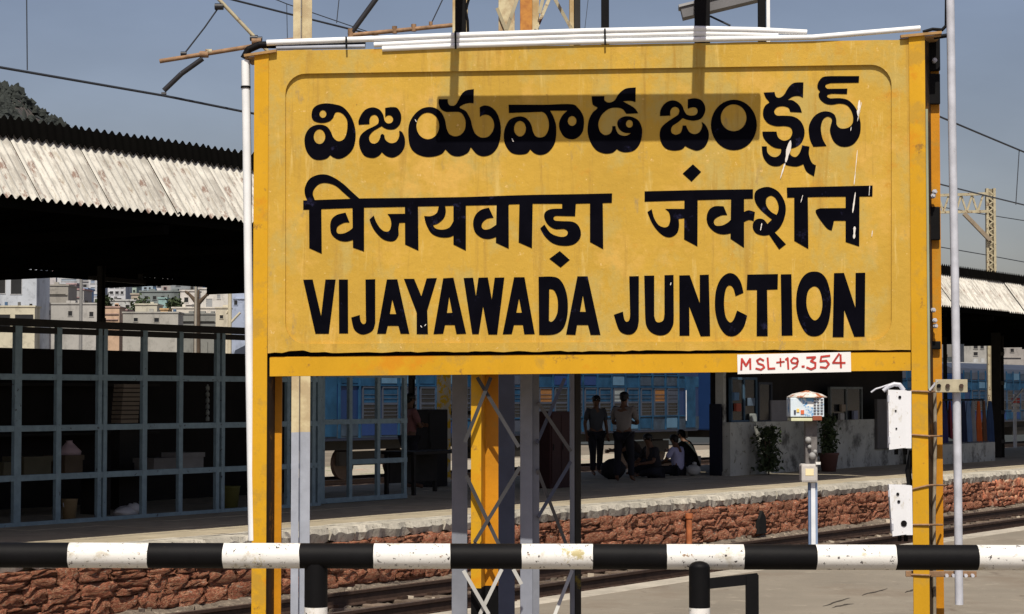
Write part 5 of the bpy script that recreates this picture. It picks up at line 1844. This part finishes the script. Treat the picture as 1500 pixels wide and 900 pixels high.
# small square end plate standing on the tube ends
m = MB(BM)
a, b_ = bp3(1370, 575, -.05), bp3(1417, 556, -.05)
m.bbox((a[0], -.056, a[2]), (b_[0], -.048, b_[2]), .002)
br = thing('pipe_bracket', 'beige steel bracket with bolts holding the silver pipe to the right post', 'bracket', bw(1370, 566, -.05))
m.build('plate', flat('bracket_beige', (0.42, 0.38, 0.27), .6, .3, 15), br)
m = MB(BM)
m.bar(bp3(1362, 572, -.03), bp3(1374, 558, -.05), .018, .01)
m.build('strap', M_SILVER, br)
for x in (1375, 1388, 1408):
    p_ = bp3(x, 565.5, -.056)
    m = MB(BM)
    m.tube((p_[0], -.056, p_[2]), (p_[0], -.070, p_[2]), .012, 6)
    m.build('bolt', M_RAIL if x != 1375 else M_BLACK, br)
m = MB(BM)
a, b_ = bp3(1328, 846, .0), bp3(1432, 838, .0)
m.bbox((a[0], .03, a[2]), (b_[0], .05, b_[2]), .003)
br = thing('lower_bracket', 'rusty lower bracket bar just under the striped rail at the right post', 'bracket', bw(1370, 840))
m.build('bar', M_RUST, br)
for x in (1386, 1396, 1414, 1424):
    m = MB(BM)
    p_ = bp3(x, 843, .03)
    m.tube((p_[0], .03, p_[2]), (p_[0], .0, p_[2]), .010, 6)
    m.build('bolt', M_SILVER, br)

def wbox(x0, x1, y0, y1, lab, marks, tilt):
    t = thing('junction_box', lab, 'junction box', bw((x0 + x1) / 2, y1, -.03), 'white junction boxes on the right post')
    c0, c1 = -.045, .08
    P = [bp(x0 + tilt, y0, c0), bp(x1, y0 + 1, c0), bp(x1 + tilt * -.2, y1, c0), bp(x0, y1, c0)]
    m = MB(BM)
    m.prism([P[::-1]], [], c0, c1)
    m.build('body', mat('box_white', (0.74, 0.76, 0.80), .5, .10, 4, spots=[((0.5, 0.48, 0.42), 10, .58, .08, (1, 1, .4)), ((0.3, 0.2, 0.12), 30, .66, .03)]), t)
    m = MB(BM)
    Q = [bp(x0 + tilt - 2, y0 - 1, c0 - .006), bp(x1 - 7, y0, c0 - .006), bp(x1 - 8, y1 - 1, c0 - .006), bp(x0 - 1.5, y1 + 2, c0 - .006)]
    m.prism([Q[::-1]], [], c0 - .006, c0 - .0005)
    m.build('cover', MATS['box_white'], t)
    for yy in (y0 + 12, y1 - 12):
        m = MB(BM)
        q_ = bp3(x0 - 1.5 + (tilt if yy < (y0 + y1) / 2 else 0), yy, c0 - .006)
        m.tube((q_[0], c0 - .004, q_[2] - .018), (q_[0], c0 - .004, q_[2] + .018), .006, 8)
        m.build('hinge', M_SILVER, t)
    for xx in (x0 + 9, x1 - 9):
        m = MB(BM)
        q_ = bp3(xx, y1 + 1, .01)
        m.tube((q_[0], .015, q_[2] - .03), (q_[0], .015, q_[2] + .004), .011, 8)
        m.build('cable_gland', M_BLACK, t)
    for (x, y, r) in marks:
        m = MB(BM)
        p_ = bp3(x, y, c0 - .006)
        m.tube((p_[0], c0 - .0105, p_[2]), (p_[0], c0 - .0065, p_[2]), r, 14)
        m.build('hole' if r > .009 else 'screw', M_BLACK, t)
wbox(1304, 1335, 572, 657, 'upper white junction box with three screws, left of the right yellow post', [(1318, 582, .008), (1312, 602, .005), (1313, 628, .005)], -1)
wbox(1309, 1336, 711, 784, 'lower white junction box with one large dark hole', [(1315, 724, .008), (1316.5, 735, .008), (1324, 767, .0165)], -5)

# ---- black masts behind the board and the lamp trays they carry
def bmast(x0, x1, y0, y1, c, lab, forward=False, m_=M_BLACK, ytop=-95):
    a, b_ = bp3(x0, y1, c), bp3(x1, y0, c)
    zt_ = bp(x0, ytop, c)[1]
    t = thing('lamp_mast', lab, 'mast', bw((x0 + x1) / 2, y1, c), 'masts standing up behind the sign')
    m = MB(BM)
    m.bbox((a[0], c, a[2]), (b_[0], c + .05, zt_), .004)
    m.build('upright', m_, t)
    if forward:
        m = MB(BM)
        m.bar(((a[0] + b_[0]) / 2, c + .03, zt_ - .02), ((a[0] + b_[0]) / 2, -.64, zt_ - .02), (b_[0] - a[0]) * .8, .04)
        m.build('arm', m_, t)
    return zt_
bmast(666, 682, 0, 430, .075, 'thick black mast rising behind the left half of the sign', True)
bmast(1019, 1040, 0, 430, .075, 'thick black mast rising behind the right half of the sign', True)
bmast(881, 892, 0, 300, .075, 'thin black mast rising behind the middle of the sign')
bmast(1112, 1122, 0, 300, .075, 'thin black mast with a white edge behind the sign', ytop=-60)
m = MB(BM)
a = bp3(1125, 300, .09)
m.box((bp(1123, 40, .09)[0], .09, bp(1123, 200, .09)[1]), (bp(1128, 40, .09)[0], .11, bp(1123, -60, .09)[1]))
tag(m.build('white_strip', M_TUBE, loc=bw(1125, 200, .09)), 'narrow white strip standing beside the thin black mast', 'strip')
m = MB(BM)
pa = bp3(686, 46, .09)
m.path([bp3(686, 60, .09), bp3(685, 30, .09), bp3(682, 16, .09), bp3(692, -20, .09)], .008, 6)
tag(m.build('mast_cable', M_BLACK, loc=bw(686, 60, .09)), 'dark cable hanging loosely beside the thick left black mast', 'cable')
ztop = bp(853, 66)[1]
xa, xb = bp(646, 100)[0], bp(1120, 100)[0]
t = thing('lamp_tray', 'long lamp tray held out over the front of the sign', 'lamp', BM @ Vector((xa, -.6, ztop + .38)))
m = MB(BM)
m.bbox((xa, -.632, ztop + .36), (xb, -.475, ztop + .41), .012)
m.build('housing', M_DKGREY, t)
m = MB(BM)
m.tube((xa + .05, -.58, ztop + .345), (xb - .05, -.58, ztop + .345), .014, 8)
m.build('tube_lamp', flat('lamp_white', (0.7, 0.7, 0.7)), t)
t = thing('tube_fixture', 'grey box shaped lamp fixture sloping up behind the sign', 'lamp', bw(1000, 14, .16))
m = MB(BM)
m.bar(bp3(998, 19, .19), bp3(1250, -42, .19), .11, .075)
m.build('housing', flat('fixture_grey', (0.16, 0.16, 0.17), .5), t)
m = MB(BM)
m.bar(bp3(994, 12, .19), bp3(1250, -51, .19), .13, .014)
m.build('cover', flat('fixture_light', (0.35, 0.36, 0.38), .5), t)
m = MB(BM)
m.tube(bp3(1040, 24, .19), bp3(1070, 38, .19), .006, 5)
m.build('loose_wire', M_WIRE, t)

# ================================================================== MASTS AND OVERHEAD LINE
# lattice mast behind the sign
t = thing('lattice_mast', 'grey braced lattice mast of four legs close behind the sign', 'mast', at(755, 900, 12.1) * 1.0)
t.location.z = Z_LOW
YF, YB = 11.86, 12.45
def leg(x0, x1, Y, m_, d=.09):
    p0, p1 = at(x0, 600, Y), at(x1, 600, Y)
    m = MB()
    m.bbox((p0.x, Y, Z_LOW), (p1.x, Y + d, 4.6), .004)
    m.build('leg', m_, t)
leg(662, 684.5, YF, M_GREY)
leg(762, 780, YF, mat('mast_rust', (0.26, 0.28, 0.34), 0.5, 0.2, 5, 0.001, 30, band=(2.6, (0.60, 0.28, 0.06), (0.28, 0.09, 0.03))), .12)
leg(730, 754, YB, M_MAST)
leg(835, 841.5, YB, M_GREY)
leg(842, 851, YB + .004, flat('leg_dark', (0.03, 0.028, 0.025), .7, .4, 6, spots=[((0.16, 0.12, 0.02), 5, .6, .06)]))
m = MB()
p0, p1 = at(780.2, 600, YF), at(790, 600, YF)
m.box((p0.x, YF + .03, Z_LOW), (p1.x, YF + .12, 4.6))
m.build('leg_flange', M_GREY, t)
def brace(x0, y0, Y0, x1, y1, Y1, m_=M_GREY, wd=.016):
    m = MB()
    m.bar(at(x0, y0, Y0), at(x1, y1, Y1), wd, .008, (0, 1, 0))
    m.build('brace', flat('brace_shaded', (0.05, 0.05, 0.055), .6, .4) if (Y0 < 11.4 and y0 < 800) else m_, t)  # dark tone paints shade onto the upper front braces
f, b_ = 11.28, YB - .012
for (x0, y0, Y0, x1, y1, Y1) in ((719, 553, f, 681, 648, f), (699, 553, f + .02, 760, 655, f + .02), (762, 684, f, 695, 795, f), (683, 697, f + .02, 733, 803, f + .02), (679, 836, f, 716, 900, f), (735, 834, f + .02, 703, 900, f + .02), (752, 834, f, 764, 856, f),
                                 (827, 555, b_, 786, 650, YF), (788, 590, YF, 836, 661, b_), (836, 677, b_, 788, 758, YF), (787, 688, YF, 829, 797, b_), (838, 836, b_, 812, 902, YF + .2), (697, 795, f, 683, 818, f),
                                 (810, -6, b_, 838, 44, b_), (790, 20, YF, 800, -20, YF), (742, 44, YF, 760, -8, YF), (728, 12, b_, 742, 46, b_), (785, 44, YF, 830, -60, b_)):
    brace(x0, y0, Y0, x1, y1, Y1, M_CREAM if y0 < 60 else (flat('brace_sunlit', (0.5, 0.5, 0.48), .5) if y0 > 800 else M_DKGREY), .020)  # pale tone paints sunlight onto the lowest braces
# I section mast further back
t = thing('steel_mast', 'tall steel mast, cream above and grey below, behind the left end of the sign', 'mast', onz(438, 900, Z_LOW))
Y = 20.5
mm = mat('mast_low', (0.36, 0.39, 0.46), 0.5, 0.2, 5, 0.001, 30, band=(1.35, (0.60, 0.52, 0.33), (0.45, 0.36, 0.22)))
for (xa, xb, y_off, d) in ((-13, -2, 0, .012), (-1.5, 13, .10, .012)):
    m = MB()
    p0b, p1b = at(438.5 + xa, 900, Y), at(438.5 + xb, 900, Y)
    p0t, p1t = at(443 + xa, -80, Y), at(443 + xb, -80, Y)
    zb_, zt_ = Z_LOW, p0t.z
    m.add([(p0b.x, Y + y_off, zb_), (p1b.x, Y + y_off, zb_), (p1t.x, Y + y_off, zt_), (p0t.x, Y + y_off, zt_), (p0b.x, Y + y_off + d, zb_), (p1b.x, Y + y_off + d, zb_), (p1t.x, Y + y_off + d, zt_), (p0t.x, Y + y_off + d, zt_)],
          [(0, 1, 2, 3), (7, 6, 5, 4), (0, 4, 5, 1), (3, 2, 6, 7), (0, 3, 7, 4), (1, 5, 6, 2)])
    m.build('flange', mm, t)
m = MB()
p0b, p0t = at(437, 900, Y), at(441.5, -80, Y)
m.add([(p0b.x, Y + .012, Z_LOW), (p0t.x, Y + .012, p0t.z), (p0t.x, Y + .10, p0t.z), (p0b.x, Y + .10, Z_LOW)], [(0, 1, 2, 3)])
m.build('web', mm, t)
ZC = 21.5
can = thing('cantilever', 'rusty tube cantilever with insulators holding the overhead wire left of the sign', 'cantilever', at(440, 60, ZC))
def tubepx(pts, Y, r, name, m_, parent, n=8):
    m = MB()
    P = [at(x, y, Y if not isinstance(Y, tuple) else Y[0] + (Y[1] - Y[0]) * k / (len(pts) - 1)) for k, (x, y) in enumerate(pts)]
    m.path(P, r, n)
    return m.build(name, m_, parent)
tubepx([(234, 90), (438, 57)], ZC, .024, 'registration_tube', M_RUST, can)
tubepx([(310, -12), (440, 126)], ZC, .020, 'stay_tube', M_CREAM, can)
tubepx([(297, 86), (266, 108), (240, 133)], ZC, .028, 'steady_arm', M_DARKTUBE, can)
tubepx([(321, 10), (300, 40), (269, 80)], ZC, .009, 'hanger', M_WIRE, can, 5)
for (x, y, r, m_) in ((299, 80, .045, M_RUST), (306, 76, .035, M_CREAM), (321, 10, .045, M_DARKTUBE), (240, 138, .025, M_DARKTUBE), (269, 79, .03, M_DARKTUBE), (376, 61, .05, M_RUST), (372, 56, .04, M_DARKTUBE), (380, 57, .03, M_DARKTUBE)):
    m = MB()
    c = at(x, y, ZC)
    m.tube(c - Vector((r, 0, 0)), c + Vector((r, 0, 0)), r * .8, 8)
    m.build('clamp', m_, can)
can2 = thing('cantilever', 'second tube cantilever with a dark stay above the left half of the sign', 'cantilever', at(520, 50, ZC + 1))
tubepx([(512, 52), (566, -22)], ZC + 1, .03, 'stay_tube', M_DARKTUBE, can2)
tubepx([(512, 52), (664, 37)], ZC + 1, .024, 'registration_tube', M_RUST, can2)
tubepx([(650, -4), (632, 34)], ZC + 1, .007, 'hanger', M_WIRE, can2, 5)
for (x, y, r) in ((578, 44, .04), (606, 41, .04), (631, 36, .03), (514, 49, .05)):
    m = MB()
    c = at(x, y, ZC + 1)
    m.tube(c - Vector((0, 0, r)), c + Vector((0, 0, r)), r * .7, 8)
    m.build('clamp', M_RUST, can2)
def wire(label, pts, w_, r, Y=None):
    P = [PW(x, y, w_) if Y is None else at(x, y, Y) for x, y in pts]
    if abs(P[-1].z - P[0].z) < abs(P[-1].x - P[0].x):
        if pts[0][0] < 600:
            P.insert(0, P[0] + (P[0] - P[1]).normalized() * 12)
        P.append(P[-1] + (P[-1] - P[-2]).normalized() * 12)
    m = MB()
    m.path(P, r, 5)
    o = m.build('overhead_wire', M_WIRE, loc=P[0])
    tag(o, label, 'wire', 'overhead electric wires')
wire('overhead wire sloping down over the left canopy to the sign', [(-60, 82), (0, 99), (240, 140.5), (352, 163), (420, 176)], 15.1, .014)
wire('thin vertical dropper wire at the upper left corner', [(39, -10), (40, 103)], 15.1, .006)
wire('thicker wire sloping down above the left end of the sign', [(325, -4), (420, 20), (545, 51)], 15.4, .013)
wire('thin wire meeting the thicker one above the left end of the sign', [(395, -4), (420, 6), (548, 50)], 17, .007)
wire('thin dropper wire just left of the dark stay', [(497, -5), (493, 34)], 15.4, .006)
wire('short thin dropper wire left of the cream steel mast', [(420, 6), (421, 56)], 17, .005)
wire('thin wire hanging behind the thin black mast', [(862, -5), (856, 48)], 14, .004)
wire('highest of the overhead wires right of the sign', [(1376, 171), (1440, 198), (1500, 223)], 15, .020)
wire('vertical dropper wire near the right edge', [(1493, 220), (1488, 300)], 15, .010)
wire('overhead wire crossing just above the portal mast boom', [(1376, 270), (1440, 286), (1510, 303)], 22, .024)
wire('overhead wire passing behind the portal mast', [(1376, 303), (1440, 314), (1510, 325)], 32, .020)
wire('lowest overhead wire above the right canopy', [(1376, 362), (1440, 373), (1510, 386)], 34, .022)
t = thing('portal_mast', 'cream lattice portal mast with boom and strut above the right canopy', 'mast', PW(1452, 600, 28))
Y = 76.0
for (x0, x1) in ((1444.5, 1448), (1455, 1458.5)):
    m = MB()
    a, b_ = at(x0, 276, Y), at(x1, 276, Y)
    m.box((a.x, Y, -.9), (b_.x, Y + .2, a.z))
    m.build('leg', M_CREAM, t)
m = MB()
a, b_ = at(1447.5, 277, Y + .2), at(1455.5, 277, Y + .2)
m.box((a.x, Y + .21, -.9), (b_.x, Y + .23, a.z))
m.build('web_plate', flat('web_cream', (0.30, 0.26, 0.18), .7, .4, 1.5), t)
for k in range(14):
    y = 280 + k * 10
    m = MB()
    m.bar(at(1448, y, Y + .02), at(1455, y + 5, Y + .02), .05, .04, (0, 1, 0))
    m.bar(at(1448, y + 10, Y + .03), at(1455, y + 5, Y + .03), .05, .04, (0, 1, 0))
    m.build('lacing', M_CREAM, t)
for (a, b_, wd) in (((1330, 288), (1446, 284), .10), ((1330, 312), (1446, 310), .10)):
    m = MB()
    m.bar(at(*a, Y), at(*b_, Y), .1, wd)
    m.build('boom_chord', M_CREAM, t)
for x in (1390, 1408, 1424, 1440):
    m = MB()
    m.bar(at(x, 286, Y + .02), at(x - 8, 311, Y + .02), .07, .06, (0, 1, 0))
    m.bar(at(x - 8, 311, Y + .05), at(x - 16, 287, Y + .05), .07, .06, (0, 1, 0))
    m.build('boom_lacing', M_CREAM, t)
m = MB()
m.bar(at(1412, 313, Y - .1), at(1450, 352, Y - .1), .14, .16, (0, 1, 0))
m.build('strut', flat('strut_brown', (0.26, 0.21, 0.15), .7, .4), t)

# ================================================================== SLOTTED BOX ON A POST
YB2 = 28.1
t = thing('signal_box_post', 'small slotted white and blue box with a rusty roof on a pale two tone post', 'equipment post', (at(1190, 600, YB2).x, YB2, Z_LOW))
def bxpx(x0, x1, y0, y1, Yc, d, name, m_, ch=.01, par=None):
    a, b_ = at(x0, y1, Yc), at(x1, y0, Yc)
    m = MB()
    m.bbox((a.x, Yc, a.z), (b_.x, Yc + d, b_.z), ch)
    return m.build(name, m_, par or t)
bxm = mat('box_blue_white', (0.62, 0.72, 0.80), .5, .2, 3, spots=[((0.12, 0.32, 0.60), 7, .56, .04), ((0.8, 0.8, 0.78), 5, .60, .03), ((0.55, 0.22, 0.08), 9, .70, .03)])
body = bxpx(1158, 1207, 583, 611, YB2 - .2, .40, 'box_body', bxm)
for i in range(3):
    for j in range(6):
        bxpx(1192 + i * 5, 1195.5 + i * 5, 584.5 + j * 4.1, 586.3 + j * 4.1, YB2 - .212, .011, 'slot', M_DKGREY, .002, body)
bxpx(1163, 1166, 601, 607, YB2 - .212, .011, 'mark', flat('mark_dark', (0.05, 0.06, 0.1)), .002, body)
bxpx(1167, 1171, 599, 604, YB2 - .212, .011, 'mark', flat('mark_yellow', (0.75, 0.55, 0.15)), .002, body)
bxpx(1173, 1178, 601, 607, YB2 - .212, .011, 'mark', flat('mark_orange', (0.65, 0.15, 0.06)), .002, body)
bxpx(1159, 1190, 612.5, 617, YB2 - .2, .38, 'sill', flat('sill_cream', (0.6, 0.62, 0.42), .6, .3), .004)
bxpx(1190.5, 1204, 609.5, 616, YB2 - .21, .38, 'sill', flat('sill_rust', (0.28, 0.08, 0.04), .8, .3), .004)
m = MB()
a = at(1182, 583, YB2)
m.lathe((a.x, YB2, a.z), [(.275, 0), (.28, .012), (.20, .055), (.06, .085), (.02, .10)], 10)
m.build('roof', mat('rusty_white_roof', (0.62, 0.60, 0.55), .8, .3, 8, spots=[((0.35, 0.12, 0.05), 8, .5, .05)]), t)
bxpx(1180, 1197, 617, 680, YB2 - .05, .12, 'upper_post', flat('post_dull', (0.16, 0.15, 0.15), .8, .4, 8), .01)
for (x, y, r) in ((1184, 645, .045), (1190, 668, .05), (1186, 655, .03), (1194, 662, .03)):
    m = MB()
    m.ball(at(x, y, YB2 - .08), r, 8, 6)
    m.build('insulator', flat('insulator_grey', (0.30, 0.30, 0.30)), t)
bxpx(1174, 1198, 680, 707, YB2 - .12, .24, 'lower_box', flat('box_grey', (0.50, 0.48, 0.46), .7, .2, 8), .03)
bxpx(1180, 1192, 687, 697, YB2 - .125, .01, 'label_plate', flat('plate_cream', (0.80, 0.68, 0.42)), .003)
bxpx(1195, 1202, 677, 681, YB2 - .14, .02, 'latch', M_WHITEP, .002)
a, b2 = at(1183.5, 707, YB2 - .03), at(1197, 707, YB2 - .03)
for (xa_, xb_, col, yy) in ((1183.5, 1187, flat('p_dark', (0.14, 0.2, 0.33)), 0), (1187.2, 1193.5, flat('p_white', (0.72, 0.76, 0.82)), -.02), (1193.7, 1197, flat('p_blue', (0.22, 0.30, 0.45)), 0)):
    m = MB()
    p0, p1 = at(xa_, 707, YB2), at(xb_, 707, YB2)
    m.bbox((p0.x, YB2 - .03 + yy, Z_LOW), (p1.x, YB2 + .03 + yy, p0.z - .001), .004)
    m.build('post_strip', col, t)

# ================================================================== STRIPED BARRIER IN FRONT
YP = 9.5
t = thing('striped_barrier', 'black and white banded pipe rail running across in front of the sign', 'barrier', (at(460, 816, YP).x, YP, .05))
bounds = [-130, 0, 102, 218, 328, 440, 548, 660, 764, 868, 976, 1089, 1195, 1311, 1431, 1545, 1650]
bounds = [-360, -250, -130, -12] + bounds[2:] + [1765, 1880, 2000]
cols = [1, 0]
m = MB()
RP = .0585
col = 0   # 0 black, 1 white; the band 102-218 is white
for k in range(len(bounds) - 1):
    x0, x1 = bounds[k], bounds[k + 1]
    white = (k % 2 == 0)
    m.cur = 1 if white else 0
    n = 28
    yc = lambda x: 813.3 + (817.2 - 813.3) * x / 1500
    P0, P1 = at(x0, yc(x0), YP), at(x1, yc(x1), YP)
    ax = (P1 - P0).normalized()
    B = Vector((0, 1, 0))
    A = B.cross(ax).normalized()
    segs = 6
    vs, fs = [], []
    for j in range(segs + 1):
        for i in range(n):
            a_ = 2 * math.pi * i / n
            wob = 0
            if j in (0, segs):
                wob = .003 * noise.noise(Vector((a_ * 1.3, (x0 if j == 0 else x1) * .37, 0)))
            c = P0.lerp(P1, j / segs) + ax * wob
            vs.append(c + (A * math.cos(a_) + B * math.sin(a_)) * RP)
    for j in range(segs):
        for i in range(n):
            q = (i + 1) % n
            fs.append((j * n + i, j * n + q, (j + 1) * n + q, (j + 1) * n + i))
    m.add(vs, fs, True)
m.build('rail', [M_BLACK, M_WHITEP], t)
def upright(x0, x1, y0, Yc, name, parent, top_round=False, yfoot=889):
    a, b2 = at(x0, y0, Yc), at(x1, y0, Yc)
    zf = at(x0, yfoot, Yc).z
    r = (b2.x - a.x) / 2
    cx = (a.x + b2.x) / 2
    m = MB()
    m.tube((cx, Yc, zf), (cx, Yc, a.z - (r * .6 if top_round else 0)), r, 20)
    if top_round:
        m.ball((cx, Yc, a.z - r * .6), r, 16, 8, (1, 1, .6))
    m.build(name, M_BLACK, parent)
    m = MB()
    m.tube((cx, Yc, .05), (cx, Yc, zf - .001), r * 1.01, 20)
    m.build('white_foot', M_WHITEP, parent)
upright(446, 480, 826, YP + .005, 'upright', t)
upright(1760, 1794, 826, YP + .005, 'upright', t)
t2 = thing('black_stand', 'black round topped stand with a square side loop, close before the striped rail', 'stand', (at(1025, 860, 9.2).x, 9.2, .05))
upright(1009, 1040, 822, 9.36, 'upright', t2, True, 890)
m = MB()
m.bar(at(1038, 855, 9.36), at(1110, 847.5, 9.36), .035, .046)
m.build('side_arm', M_BLACK, t2)
m = MB()
pa = at(1101.5, 842, 9.36)
m.bar(pa, (pa.x, 9.36, .05), .055, .05, (0, 1, 0))
m.build('side_leg', M_BLACK, t2)
